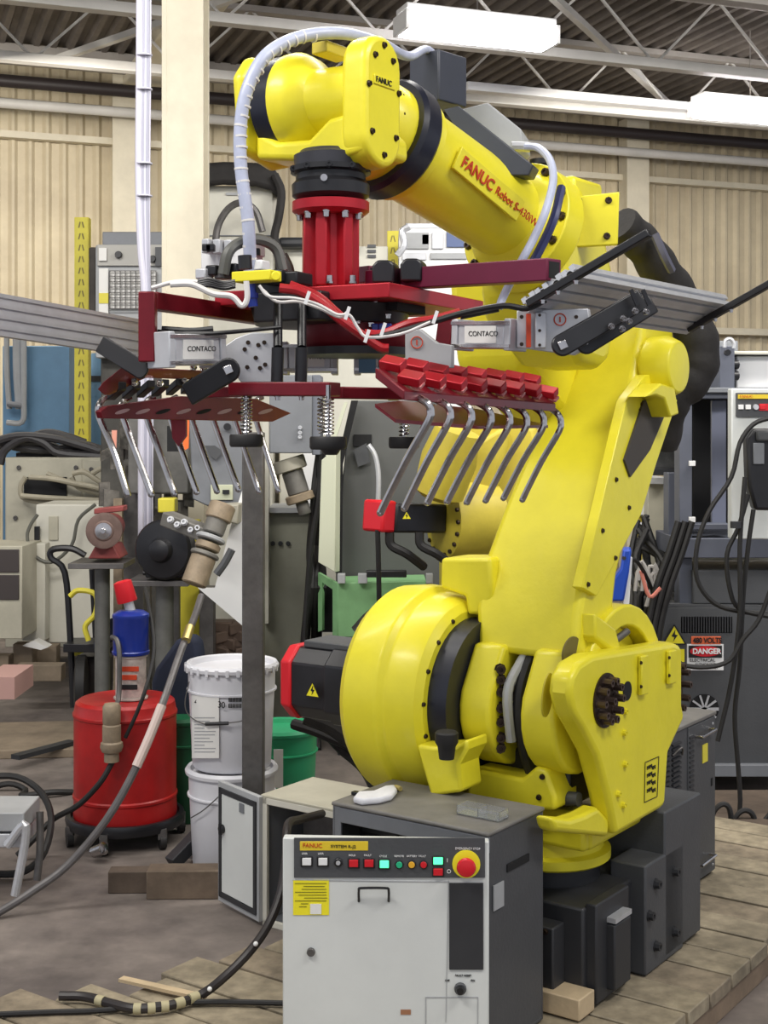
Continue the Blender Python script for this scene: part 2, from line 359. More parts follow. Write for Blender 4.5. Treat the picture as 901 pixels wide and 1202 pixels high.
def octo(u, r, c=.6, zc=.785, vc=0): return [R(u, vc+x*r, zc+y*r) for x, y in ((-1, -c), (-c, -1), (c, -1), (1, -c), (1, c), (c, 1), (-c, 1), (-1, c))]
b = B(); b.loft([octo(-.585, .098), octo(-.47, .098), octo(-.46, .105), octo(-.36, .105), octo(-.30, .12)]); mo = b.make('shoulder_motor', BLK, rb, .004)
b = B(); b.loft([octo(-.635, .075, .6), octo(-.62, .10, .6), octo(-.585, .104, .6), octo(-.58, .09, .6)]); b.make('motor_cap', REDS, mo, .005)
b = B(); b.box(R(-.44, 0, .893), (.13, .06, .010), U, -F); b.make('motor_rib', CHAR, mo, .004)
def warn(c, x, y, s, parent):
    n = x.cross(y)
    w = B(); w.prism([c-x*s-y*s*.6, c+x*s-y*s*.6, c+y*s*1.1], n*.0015); w.make('warning_triangle', YELS, parent)
    q = B()
    for a_, c_ in ((c-x*s-y*s*.6, c+x*s-y*s*.6), (c+x*s-y*s*.6, c+y*s*1.1), (c+y*s*1.1, c-x*s-y*s*.6)): q.bar(a_+n*.002, c_+n*.002, s*.12, .001, n.cross((c_-a_).normalized()) if False else n)
    q.make('warning_border', TXT_K, parent)
    q = B(); q.prism([c+x*.1*s+y*.7*s+n*.002, c-x*.25*s+y*.1*s+n*.002, c+n*.002, c-x*.12*s-y*.4*s+n*.002, c+x*.3*s+y*.2*s+n*.002, c+x*.05*s+y*.25*s+n*.002], n*.001); q.make('warning_bolt', TXT_K, parent)
warn(R(-.50, .1065, .775), U, ZZ, .024, mo)
# lower arm: two hub plates and the leaning casting
def vz(u, v, zz): return R(u, v, zz)
def plate(u0, u1, r, top, vf, vb, name, m=YEL, parent=rb, bev=.012):
    pts = [R(u0, vf, top)]+[R(u0, r*math.cos(math.radians(a)), .79+r*math.sin(math.radians(a))) for a in range(20, -205, -15)]+[R(u0, vb, top)]
    b = B(); b.prism(pts, U*(u1-u0)); return b.make(name, m, parent, bev, 3)
la = B()
sec = [(-.005, .272, .06, -.17, .925), (-.03, .268, .03, -.17, 1.03), (-.04, .265, -.01, -.20, 1.12), (-.01, .276, -.075, -.27, 1.28), (.0, .262, -.16, -.36, 1.40), (.01, .25, -.25, -.46, 1.50), (.045, .245, -.34, -.56, 1.62), (.08, .240, -.40, -.62, 1.74), (.10, .245, -.41, -.60, 1.87)]
la.loft([[R(u0, vb, zz), R(u1, vb, zz), R(u1, vf, zz), R(u0, vf, zz)] for u0, u1, vf, vb, zz in sec]); la = la.make('lower_arm', YEL, rb, .02, 3, 50)
plate(-.005, .085, .15, .95, .075, -.16, 'hub_plate', parent=la)
hp = plate(.17, .265, .15, .95, .075, -.16, 'hub_plate', parent=la)
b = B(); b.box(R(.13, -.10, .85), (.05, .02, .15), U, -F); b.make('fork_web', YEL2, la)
# lug at the left
b = B(); b.prism([onF(x, y, .02) for x, y in ((517, 655), (575, 655), (578, 700), (566, 722), (548, 722), (545, 700), (516, 690))], -F*.13); b.make('stop_lug', YEL, la, .01, 3)
bolts([R(.088, .10-.0*k, zz) for k, zz in enumerate((.70, .725, .765, .80, .84, .87, .895))], (F*.75+U*.6), .012, .012, BOLT, la)
bolts([R(.105, .09, .80), R(.105, .09, .83)], (F*.8+U*.6), .014, .014, BOLT, la)
b = B(); b.tube([R(.14, .0, .95), R(.137, .05, .90), R(.135, .085, .83), R(.14, .08, .72), R(.15, .0, .55)], .016, 8); b.tube([R(.157, .0, .95), R(.152, .04, .90), R(.15, .07, .83), R(.155, .06, .72), R(.16, .0, .55)], .012, 8); b.make('fork_cables', RUB, la)
b = B(); b.tube([R(.125, .0, .95), R(.118, .06, .90), R(.112, .105, .84), R(.12, .10, .72)], .013, 8); b.make('grey_hose', GREYL, la)
# side cover of the arm with its dark opening
b = B()
cv = [onU(x, y, .28) for x, y in ((683, 690), (700, 700), (752, 605), (770, 545), (795, 470), (775, 440), (757, 440), (735, 470))]
b.prism(cv, U*-.03); cov = b.make('side_cover', YEL, la, .003)
b = B(); b.prism([onU(x, y, .286) for x, y in ((756, 470), (776, 468), (779, 490), (763, 528), (740, 560), (733, 540))], U*-.02); b.make('cover_opening', mat('dark_opening_lining', (.06, .052, .045), .7), la)
bolts([onU(x, y, .281) for x, y in ((723, 563), (738, 596), (707, 623), (722, 655), (690, 686), (753, 475), (751, 482), (770, 430), (757, 455))], U, .0055, .004, BOLT, cov)
b = B(); b.prism([onU(x, y, .34) for x, y in ((758, 466), (776, 450), (792, 455), (797, 486), (787, 490), (780, 468), (770, 464))], U*-.06); b.make('guard_flange', YEL, la, .005)
# recesses of the right hub as flat ovals, their shade put into the colour
for (ex, ey, ew, eh, u_, m_) in ((671, 765, 10, 18, .2685, mat('pocket_deep_shade', (.16, .13, .03), .6)), (643, 816, 6, 26, .2685, mat('pocket_shade', (.50, .42, .02), .5))):
    b = B(); b.prism([onU(ex+ew*math.cos(k*math.pi/12)+3*math.sin(k*math.pi/12), ey-eh*math.sin(k*math.pi/12), u_) for k in range(24)], U*-.004); b.make('shaded_pocket', m_, la)
b = B(); b.prism([R(.264, .01, .98), R(.30, .0, .98), R(.30, -.11, .93), R(.30, -.15, .86), R(.264, -.15, .86)], ZZ*.06); b.make('hub_rib', YEL, la, .006)
# rear balancer ring behind the right bracket
b = B(); RC = R(.22, -.19, .80)
o_ = [RC+F*(.24*math.cos(math.radians(a)))+ZZ*(.24*math.sin(math.radians(a))) for a in range(-20, 201, 12)]; i_ = [RC+F*(.185*math.cos(math.radians(a)))+ZZ*(.185*math.sin(math.radians(a))) for a in range(200, -21, -12)]
b.prism(o_+i_, U*.07); b.make('rear_rim', YEL, rb, .006)
b = B(); b.lathe(RC, U, [(-.02, .18), (.03, .18), (.03, .10), (.05, .09), (.05, .04)], 40); b.make('rear_disc', YEL, rb, .004)
b = B(); b.cyl(P(700, 768, 3.42), P(736, 741, 3.5), .0095, 12); b.make('link_pin', STL, rb)
# right bracket plate (pivot of the link)
br = [(661, 815), (663, 795), (672, 779), (688, 769), (782, 754), (791, 757), (793, 765), (793, 827), (796, 842), (777, 884), (773, 945), (768, 950), (715, 981), (706, 935), (693, 887), (676, 855), (666, 838)]
bb = B(); bb.prism([onU(x+8, y, .345) for x, y in br], U*-.06); bk = bb.make('shoulder_bracket', YEL, rb, .014, 3)
bb = B(); bb.prism([onU(x, y, .33) for x, y in ((648, 960), (652, 977), (714, 983), (716, 962), (702, 948), (688, 956), (670, 962))], U*-.05); bb.make('bracket_foot', YEL, bk, .012, 3)
hc = onU(710, 822, .345)
b = B(); b.lathe(hc, U, [(-.02, .066), (.004, .066), (.004, .058), (.002, .03)], 32); hubp = b.make('pivot_hub', BOLT, bk)
bolts([hc+(F*math.cos(math.radians(a))+ZZ*math.sin(math.radians(a)))*.048+U*.006 for a in range(0, 360, 36)]+[hc+U*.006], U, .010, .022, mat('brown_bolt_steel', (.10, .07, .06), .4, .6), hubp)
hr = onU(690, 822, .30)
b = B(); b.lathe(onU(736, 811, .346), U, [(-.002, .024), (.001, .024)], 20); b.make('round_hole', DARK, bk)
for x, y0, y1 in ((752, 770, 816), (785, 764, 803)):
    b = B(); b.prism([onU(x-4, y0, .346), onU(x+4, y0-2, .346), onU(x+4, y1-2, .346), onU(x-4, y1, .346)], U*.012); st = b.make('mount_pad', YEL, bk, .003)
    bolts([onU(x, y0+8, .358), onU(x, y1-10, .358)], U, .004, .003, BOLT, st)
bolts([onU(x, y, .346) for x, y in ((733, 835), (732, 860), (733, 897), (731, 945), (725, 932))], U, .008, .008, YEL, bk, 'yellow_bolt')
bb = B(); f0 = [onU(x, y, .3465) for x, y in ((757, 895), (773, 888), (771, 935), (756, 942))]
for i in range(4): bb.bar(f0[i], f0[(i+1) % 4], .0015, .0015, U)
bb.make('plate_outline', TXT_K, bk)
for i in range(4):
    for j in range(2): text('M4M'[j:]+'I', onU(759+j*6, 902+i*9, .3465), U.cross(ZZ)*-1 if False else -F, ZZ, .014, TXT_K, bk, 'plate_lettering')
# bolts behind bracket
rh = P(785, 806, 3.74); b = B(); b.lathe(rh, U, [(-.04, .075), (.01, .075), (.015, .03)], 28); rhb = b.make('rear_pivot_hub', BOLT, rb)
bolts([rh+U*.012+(F*math.cos(math.radians(a))+ZZ*math.sin(math.radians(a)))*.06 for a in range(0, 360, 36)], U, .010, .028, mat('brown_bolt_steel', (.1, .07, .06), .4, .6), rhb, 'bolt')
# elbow and forearm casting
A, Bq = R(.11, .82, 2.165), R(.195, .18, 1.975)
fa = (Bq-A).normalized()                                             # from wrist to elbow
fs = fa.cross(ZZ).normalized(); fup = fs.cross(fa).normalized()
if fup.z < 0: fup = -fup
if fs.dot(U) < 0: fs = -fs
def FA(t, s_=0, h=0): return A+fa*t+fs*s_+fup*h                       # t metres back from the wrist
L = (Bq-A).length
ft = B(); ft.lathe(FA(0), fa, [(.20, .06), (.20, .112), (.235, .118), (.24, .106), (.60, .100), (L-.06, .115), (L-.02, .135), (L, .135)], 40); fore = ft.make('forearm', YEL, rb, 0, 2, 35)
b = B(); b.lathe(FA(0), fa, [(.155, .05), (.155, .122), (.165, .130), (.205, .130), (.215, .122), (.215, .05)], 44); b.make('wrist_seal', BAND, fore)
b = B(); b.lathe(FA(0), fa, [(.04, .05), (.06, .085), (.10, .105), (.155, .108), (.155, .05)], 40); wf = b.make('wrist_flange', YEL, fore)
bolts([FA(.112)+(fs*math.cos(math.radians(a))+fup*math.sin(math.radians(a)))*.094 for a in range(-70, 111, 25)], -fa, .010, .012, BOLT, wf)
b = B(); b.lathe(FA(0), fa, [(L-.03, .08), (L-.03, .153), (L+.03, .156), (L+.035, .15), (L+.04, .05)], 44); ef = b.make('elbow_flange', YEL, fore, .003)
bolts([FA(L-.03)+(fs*math.cos(math.radians(a))+fup*math.sin(math.radians(a)))*.137 for a in (-75, -50, -25, 0, 25, 60, 100, 150, 175, 200, 225, 250)], -fa, .010, .010, BOLT, ef)
# raised name strip with the lettering on the forearm
tx = -fs*0+fa; 
b = B()
sd = (fs*.62+fup*.78).normalized() if False else (fs*.28-fa*0+fup*.6).normalized()
def fp(x, y, r=.112): # point of the forearm surface seen at a pixel
    o = Vector((0, 0, CH)); d = Vector(((x-PX)/FOC, 1, (PY-y)/FOC)).normalized(); w = o-A; dd = d-fa*d.dot(fa); ww = w-fa*w.dot(fa)
    a_, b_, c_ = dd.dot(dd), 2*dd.dot(ww), ww.dot(ww)-r*r; q = b_*b_-4*a_*c_
    return o+d*((-b_-math.sqrt(max(q, 0)))/(2*a_))
t0, t1 = fp(542, 190), fp(604, 243); xd = (t1-t0).normalized(); nrm = ((t0+t1)/2-A); nrm = (nrm-fa*nrm.dot(fa)).normalized(); yd = nrm.cross(xd).normalized()
tm = (t0+t1)/2
B().box(tm, ((t1-t0).length/2+.02, .026, .004), xd, yd, nrm).make('name_strip', YEL, fore, .002)
text('FANUC', t0+nrm*.006-xd*.005, xd, yd, .035, TXT_R, fore, 'forearm_lettering', bold=.0006)
text('Robot S-430iW', t0+nrm*.006+xd*.122, xd, yd, .026, TXT_R, fore, 'forearm_lettering')
# elbow casting
b = B()
def ES(t, s0, s1, h0, h1): return [FA(t, s0, h0), FA(t, s1, h0), FA(t, s1, h1), FA(t, s0, h1)]
b.loft([ES(L+.03, -.13, .12, -.13, .13), ES(L+.10, -.15, .10, -.20, .12), ES(L+.26, -.15, .06, -.26, .08), ES(L+.36, -.13, .04, -.24, .0), ES(L+.42, -.08, .02, -.20, -.08)]); eb = b.make('elbow_housing', YEL, rb, .03, 3)
b = B(); b.loft([[R(u, v, zz) for v, zz in ((-.06, 1.655), (-.02, 1.90), (-.30, 1.98), (-.52, 1.85), (-.54, 1.56), (-.34, 1.50))] for u in (-.15, -.10, .06)]); b.make('elbow_gear_case', YEL, eb, .03, 3)
b = B(); b.lathe(R(0, -.44, 1.66), U, [(.05, .07), (.24, .07), (.25, .085), (.30, .085), (.33, .07), (.335, .03)], 32); b.make('elbow_pivot', YEL, eb, .004)
b = B(); b.box(P(672, 236, 3.42), (.045, .08, .05), U, -F); b.make('motor_cover', YEL, eb, .012)
# square plate facing right
q = [hit(x, y, R(.36, .08, 1.9), (U*.55+F*.85).normalized()) for x, y in ((664, 232), (727, 225), (725, 287), (656, 291))]
b = B(); b.prism(q, -(U*.55+F*.85).normalized()*.02); sp = b.make('square_plate', YEL, eb, .003)
nn = (U*.55+F*.85).normalized()
bolts([hit(x, y, R(.36, .08, 1.9)+nn*.002, nn) for x, y in ((665, 235), (679, 235), (661, 282), (674, 281), (714, 235), (712, 277))], nn, .007, .006, BOLT, sp)
# boxes on the back of the forearm
b = B(); c = P(514, 96, 3.15); b.box(c, (.045, .05, .058), fs, None, ZZ); b.make('forearm_motor', mat('dark_slate_motor', (.045, .05, .07), .45, 0, .15, 8), fore, .004)
b = B(); b.prism([P(x, y, 3.08) for x, y in ((520, 128), (538, 124), (626, 194), (620, 206), (587, 206), (550, 176))], V3(.02, .06, 0)); b.make('cable_tray', mat('slate_tray', (.05, .055, .07), .45, 0, .15, 8), fore, .003)
b = B(); b.prism([P(x, y, 3.25) for x, y in ((541, 128), (572, 120), (612, 152), (614, 172), (600, 186), (560, 160))], V3(.03, .12, 0)); jb = b.make('junction_box', GREYL, fore, .004)
b = B(); b.tube([P(600, 172, 3.2), P(612, 172, 3.2), P(622, 173, 3.2)], .012, 8, 0); b.make('cable_gland', ALU, fore)
b = B(); b.lathe(P(634, 202, 3.3), ZZ, [(0, .02), (.018, .02), (.018, .026), (.03, .026)], 14); b.make('oil_cap', BLK, fore)
# wrist
WC = R(.145, .835, 2.16); wu = U
def WS(u, v, h): return WC+U*u+F*v+ZZ*h
b = B(); b.prism([WS(-.19, x, y) for x, y in ((.08, .095), (-.05, .115), (-.085, .07), (-.09, -.10), (.0, -.125), (.10, -.10), (.115, .05))], U*.028)
b.prism([WS(-.16, .075, -.115), WS(-.16, .075, -.055), WS(-.10, .075, -.085), WS(-.02, .075, -.09), WS(.03, .075, -.055), WS(.07, .075, -.05), WS(.12, .075, -.09), WS(.12, .075, -.13), WS(.03, .075, -.14)], -F*.15); wr = b.make('wrist_fork', YEL, rb, .012, 3)
b = B(); b.lathe(WC, U, [(-.15, .05), (-.15, .104), (-.105, .104), (-.105, .05)], 40); b.make('wrist_ring', BAND, wr)
b = B(); b.lathe(WC, U, [(-.105, .05), (-.105, .106), (-.085, .106), (-.06, .092), (-.04, .066), (.06, .062), (.075, .07)], 40); wh = b.make('wrist_drum', YEL, wr)
bolts([WC+U*-.083+(F*math.cos(math.radians(a))+ZZ*math.sin(math.radians(a)))*.098 for a in range(-80, 91, 24)], (U+F*.2), .004, .004, BOLT, wh)
def stad(u, w, h0, h1, off=0): return arc(WS(u, .0+off, h1-w), F, ZZ, w, 0, 180, 10)+arc(WS(u, .0+off, h0+w), F, ZZ, w, 180, 360, 10)
b = B(); b.prism([p-F*0 for p in stad(.065, .062, -.155, .105, .02)], U*.06); fp_ = b.make('wrist_cover', YEL, wr, .012, 3)
bolts([WS(.126, .02+x, y) for x, y in ((-.03, .06), (.03, .06), (0, .085), (-.05, 0), (.05, 0), (-.04, -.09), (.04, -.09), (0, -.13))], U, .0055, .004, BOLT, fp_)
B().box(WS(.126, .02, .012), (.036, .002, .009), F, U).make('name_plate', YEL, fp_, .001)
text('FANUC', WS(.129, .052, .012), -F, ZZ, .016, TXT_K, fp_, 'cover_lettering')
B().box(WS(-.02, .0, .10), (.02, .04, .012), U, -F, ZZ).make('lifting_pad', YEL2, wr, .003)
# tool flange stack
FC = WC+U*-.0+V3(-.012, 0, 0); FC = P(388, 190, 2.72)
def zf(y): return CH+(PY-y)/FOC*2.72
b = B(); b.lathe(z(FC, 0), ZZ, [(zf(198), .03), (zf(198), .072), (zf(184), .074), (zf(182), .065), (zf(178), .06)], 36); b.make('tool_flange', mat('slate_flange', (.05, .05, .06), .4, .2, .2, 9), wr)
b = B(); b.lathe(z(FC, 0), ZZ, [(zf(236), .03), (zf(236), .066), (zf(231), .077), (zf(218), .078), (zf(213), .070), (zf(206), .070), (zf(204), .080), (zf(198), .080), (zf(197), .05)], 36); tf = b.make('tool_adapter', BLK, wr)
bolts([z(FC, zf(201))+V3(math.sin(a), -math.cos(a), 0)*.078 for a in (-1.2, -.6, 0, .6, 1.2)], V3(0, -1, 0), .006, .006, BLK, tf)
b = B(); b.lathe(z(FC, zf(217))+V3(-.01, -.078, 0), V3(0, -1, 0), [(0, .007), (.004, .007)], 12); b.make('sensor_eye', CHR, tf)
# harness sleeve at the back of the elbow
b = B(); b.tube([P(728, 262, 3.75), P(752, 285, 3.8), P(778, 322, 3.85), P(802, 360, 3.9), P(818, 405, 3.9), P(812, 440, 3.9), P(785, 468, 3.9), P(770, 520, 3.95)], lambda t: .050+.014*min(1, t*1.6)+.003*math.sin(t*60), 16, 6); b.make('harness_sleeve', SLEEVE, rb)
b = B(); b.tube([P(768, 275, 3.72), P(779, 300, 3.72), P(788, 318, 3.75)], .012, 6); b.make('sleeve_strap', mat('slate_strap', (.10, .10, .14), .5), rb)
# spiral wrapped hose over the wrist
hp_ = [P(294, 318, 2.62), P(291, 260, 2.6), P(283, 200, 2.6), P(282, 150, 2.6), P(290, 105, 2.6), P(312, 65, 2.62), P(350, 44, 2.68), P(400, 39, 2.74), P(445, 50, 2.85), P(478, 66, 3.0), P(500, 58, 3.1), P(516, 72, 3.15)]
dh = tag(B().tube(hp_, lambda t: .0125 if t < .65 else .0125-.012*(t-.65), 12, 8).make('dress_hose', HOSE), 'pale blue spiral wrapped hose looping over the robot wrist down to the gripper', 'hose')
dh0 = wloc(dh)
for k in range(26):
    t = k/26*6.6; i = int(t); fpt = hp_[i].lerp(hp_[i+1], t-i)
    B().lathe(fpt, (hp_[i+1]-hp_[i]), [(-.002, .0133), (.002, .0133)], 12).make('hose_wrap', WIRE, dh)
# the clear hose ringing the elbow
h2 = [P(618, 172, 3.15), P(632, 174, 3.1), P(645, 188, 3.05), P(649, 212, 3.0), P(640, 248, 2.95), P(626, 280, 2.95), P(612, 306, 2.95), P(592, 345, 3.0), P(585, 362, 3.0)]
tag(B().tube(h2, .009, 10, 6).make('elbow_hose', HOSE), 'clear pale hose hanging in a loop across the elbow flange', 'hose')
h3 = [q+V3(.022, .03, -.01) for q in h2[3:7]]
tag(B().tube(h3, .010, 8, 6).make('elbow_cable', mat('dark_blue_cable', (.03, .035, .12), .4)), 'dark blue cable clipped behind the clear hose on the elbow flange', 'cable')
# ---------------------------------------------------------------- the gripper tool
gr, gc = V3(.469, .883, 0).normalized(), V3(.883, -.469, 0).normalized()
GP = thing('gripper', z(FC, 1.47), 'dark red fork gripper with curved steel tines hanging from the robot wrist', 'gripper')
def Gq(c_, r_, zz): q = FC+gc*c_+gr*r_; q.z = zz; return q
b = B(); b.lathe(z(FC, 0), ZZ, [(zf(254), .03), (zf(254), .066), (zf(249), .077), (zf(238), .077), (zf(237), .05)], 40); b.make('mount_flange', RED, GP)
bolts([z(FC, zf(254))+V3(math.sin(a), -math.cos(a), 0)*.062 for a in (-1.4, -.75, -.1, .5, 1.1)], -ZZ, .007, .010, CHR, GP)
b = B(); b.cyl(z(FC, zf(338)), z(FC, zf(250)), .036, 20)
for k in range(6):
    a = math.radians(60*k+12); d = V3(math.cos(a), math.sin(a), 0); b.box(z(FC, (zf(338)+zf(250))/2)+d*.042, (.014, .012, (zf(250)-zf(338))/2), d)
b.make('spacer_column', RED, GP, .003)
bolts([z(FC, zf(334))+V3(x, -.055, 0) for x in (-.045, 0, .045)], ZZ, .007, .012, CHR, GP)
zp = 1.752
b = B(); b.prism([Gq(-.19, -.13, zp-.015), Gq(.20, -.13, zp-.015), Gq(.20, .30, zp-.015), Gq(-.19, .30, zp-.015)], ZZ*.028); b.make('top_plate', RED, GP, .002)
b = B(); b.lathe(z(FC, 0), ZZ, [(1.70, .05), (1.70, .15), (1.735, .16), (1.737, .05)], 40); b.make('swivel_ring', BLK, GP)
b = B(); b.lathe(z(FC, 0)+V3(.05, .02, 0), ZZ, [(1.655, .05), (1.655, .105), (1.675, .115), (1.70, .115), (1.70, .05)], 40); b.make('lower_ring', REDD, GP)
b = B(); b.lathe(z(FC, 0)+V3(.05, .02, 0), ZZ, [(1.64, .05), (1.64, .118), (1.655, .118)], 40); b.make('rubber_gasket', BLK, GP)
b = B(); b.box(P(352, 362, 2.62), (.075, .05, .028), gc, gr); b.box(P(330, 345, 2.66), (.05, .04, .02), gc, gr); b.make('hub_block', BLK, GP, .004)
b = B(); b.box(P(430, 362, 2.7), (.10, .06, .012), gc, gr); b.make('under_plate', DARK, GP)
# square tubes of the frame
def sqtube(a, c, w, m, name='frame_tube'):
    a, c = Vector(a), Vector(c); o = B().bar(a, c, w, w).make(name, m, GP, .002)
    d = (c-a).normalized(); B().bar(c-d*.001, c+d*.0006, w*.74, w*.74).make('tube_opening', DARK, o); return o
sqtube(P(436, 330, 2.75), P(650, 317, 2.42), .040, PLUM)
sqtube(P(398, 326, 2.9), P(440, 322, 2.8), .034, PLUM)
sqtube(P(318, 374, 2.9), P(176, 353, 2.5), .032, REDD)
sqtube(P(173.5, 425, 2.48), P(173.5, 343, 2.48), .030, REDD, 'frame_post')
for x, y in ((449, 318), (482, 316)):
    b = B(); b.prism([P(x+dx, y+dy, 2.62) for dx, dy in ((-13, 14), (-13, -6), (-7, -13), (8, -13), (13, -8), (13, 14))], V3(.012, .05, 0)); b.make('tube_clamp', BLK, GP, .004)
b = B(); b.bar(P(517, 430, 2.62), P(525, 372, 2.62), .032, .014, gr); b.make('side_arm', REDD, GP, .002)
# lower crossbars
b = B(); b.bar(P(275, 457, 2.52), P(393, 457, 2.44), .05, .025); b.make('crossbar', REDD, GP, .002)
b = B(); b.bar(P(393, 461, 2.50), P(540, 464, 2.72), .04, .022); b.make('crossbar', REDD, GP, .002)
b = B(); b.bar(P(230, 462, 2.7), P(300, 459, 2.6), .03, .02); b.make('crossbar', REDD, GP, .002)
for x in (325, 353):
    b = B(); b.cyl(P(x, 448, 2.5), P(x+1, 408, 2.5), .0115, 14); b.cyl(P(x+1, 408, 2.5), P(x+1, 355, 2.55), .0085, 14); b.make('guide_rod', BLK, GP)
    bolts([P(x+1, 466, 2.49)], -ZZ, .005, .006, CHR, GP)
def foot(x, y0, y1, y2, Y, r=.031):
    t = B().cyl(P(x, y0-14, Y), P(x, y2, Y), .0045, 10).make('spring_post', CHR, GP)
    B().helix(P(x, y0, Y), P(x, y1, Y), .0095, .0018, (y1-y0)/4.4).make('coil_spring', CHR, t)
    B().lathe(P(x, y2, Y), ZZ, [(-.004, r*.6), (-.004, r*.92), (.0, r), (.016, r), (.019, r*.94), (.019, .006)], 26).make('rubber_foot', RUB, t)
foot(289, 464, 508, 522, 2.5); foot(385, 466, 510, 525, 2.42, .033); foot(474, 488, 512, 524, 2.75)
b = B(); b.lathe(P(388, 534, 2.5), ZZ, [(0, .012), (.012, .02), (.02, .02)], 16); b.make('foot_joint', BLK, GP)
b = B(); b.helix(P(378, 468, 2.46), P(378, 508, 2.46), .008, .0016, 9); b.make('coil_spring', CHR, GP)
# pneumatic clamping units
def unit(x0, y0, x1, y1, Ya, Yb, lab='CONTACO', name='air_cylinder'):
    a, c = P(x0, (y0+y1)/2, Ya), P(x1, (y0+y1)/2, Yb); h = (y1-y0)/FOC*(Ya+Yb)/2; d = (c-a).normalized(); n = ZZ.cross(d).normalized()
    if n.y > 0: n = -n
    L_ = (c-a).length; u = B().bar(a+d*.012, c-d*.012, h*.9, h*.86).make(name, ALU, GP, .004)
    for q in (a+d*.006, c-d*.006): B().bar(q-d*.007, q+d*.007, h*.98, h*1.0).make('end_cap', ALUP, u, .002)
    for s_ in (-1, 1):
        B().bar(a+n*h*.47+ZZ*h*.36*s_, c+n*h*.47+ZZ*h*.36*s_, .006, .006).make('tie_rod', CHR, u)
    m_ = (a+c)/2+n*(h*.45+.001)
    B().box(m_, (L_*.27, .0012, h*.27), d, n).make('label_plate', PAPER, u)
    dd = d if d.x > 0 else -d
    text(lab, m_+n*.002-dd*L_*.2+ZZ*.001, dd, ZZ, L_*.10, TXT_K, u, 'label_lettering', depth=.0003)
    return u
unit(186, 390, 252, 432, 2.46, 2.56); unit(540, 375, 608, 412, 2.55, 2.47); unit(332, 402, 396, 440, 2.95, 2.95); unit(452, 398, 416, 440, 2.92, 2.92, 'AIR')
b = B(); b.prism([P(x, y, 2.6) for x, y in ((252, 405), (262, 407), (276, 397), (286, 393), (296, 390), (321, 391), (321, 449), (282, 449), (276, 440), (262, 432), (252, 434))], V3(.006, .012, 0)); sd_ = b.make('side_plate', ALUP, GP, .002)
bolts([P(x, y, 2.598) for x, y in ((291, 402), (287, 410), (303, 405), (310, 402), (300, 420), (311, 428), (290, 431), (305, 432), (263, 420))], V3(0, -1, 0), .0035, .002, BOLT, sd_)
b = B(); b.prism([P(x, y, 2.46) for x, y in ((606, 364), (690, 362), (692, 380), (690, 408), (672, 417), (606, 408))], V3(.006, .014, 0)); sd2 = b.make('side_plate', ALUP, GP, .002)
b = B(); b.prism([P(x, y, 2.5) for x, y in ((475, 390), (492, 386), (512, 402), (530, 405), (530, 432), (475, 432))], V3(.006, .012, 0)); sd3 = b.make('side_plate', GREYL, GP, .002)
for x, y, Y, p_ in ((657, 375, 2.458, sd2), (489, 402, 2.498, sd3)):
    B().tube([P(x, y, Y)+V3(math.cos(q_*math.pi/12)*.0105, 0, math.sin(q_*math.pi/12)*.0105) for q_ in range(25)], .0011, 6, 0).make('round_mark', TXT_R, p_); B().box(P(x, y, Y), (.0012, .001, .005)).make('mark_bar', TXT_R, p_)
b = B(); b.box(P(620, 388, 2.45), (.004, .006, .030)); b.make('red_strip', TXT_R, GP)
b = B(); b.box(P(634, 388, 2.45), (.010, .006, .032)); b.make('mount_block', ALUP, GP, .002)
bolts([P(x, y, 2.445) for x, y in ((612, 372), (612, 404), (633, 370), (633, 388), (633, 405), (676, 372))], V3(0, -1, 0), .003, .002, BOLT, GP)
# swinging black links
def link(x0, y0, x1, y1, Y0, Y1, w, dy=.014, name='link_plate'):
    a, c = P(x0, y0, Y0), P(x1, y1, Y1); d = (c-a).normalized(); n = d.cross(V3(0, 1, 0)).normalized(); 
    pts = arc(a, n, -d, w, 0, 180, 10)+[c-n*w*.95+d*w*.3, c+n*w*.95+d*w*.3]
    o = B().prism(pts, V3(0, dy, 0)).make(name, BLK, GP, .003); return o, a
o, a = link(268, 434, 222, 462, 2.44, 2.47, .022)
B().box(a-V3(0, .002, 0), (.0075, .003, .0075), V3(.9, 0, .4), V3(0, 1, 0), V3(-.4, 0, .9)).make('pivot_bolt', CHR, o, .001)
link(166, 434, 118, 404, 2.5, 2.6, .018)
o, a = link(660, 405, 752, 352, 2.40, 2.45, .020)
B().box(a-V3(0, .002, 0), (.0075, .003, .0075), V3(.9, 0, .4), V3(0, 1, 0), V3(-.4, 0, .9)).make('pivot_bolt', CHR, o, .001)
link(688, 403, 764, 357, 2.46, 2.5, .020)
bolts([P(x, y, 2.42) for x, y in ((717, 383), (731, 374), (745, 365), (758, 366), (738, 377), (730, 386))], V3(.3, -1, -.2).normalized(), .005, .006, CHR, GP)
for x in (742, 756): B().bar(P(x-2, 340, 2.43), P(x+6, 358, 2.43), .007, .006, V3(0, 1, 0)).make('hook_end', BLK, GP)
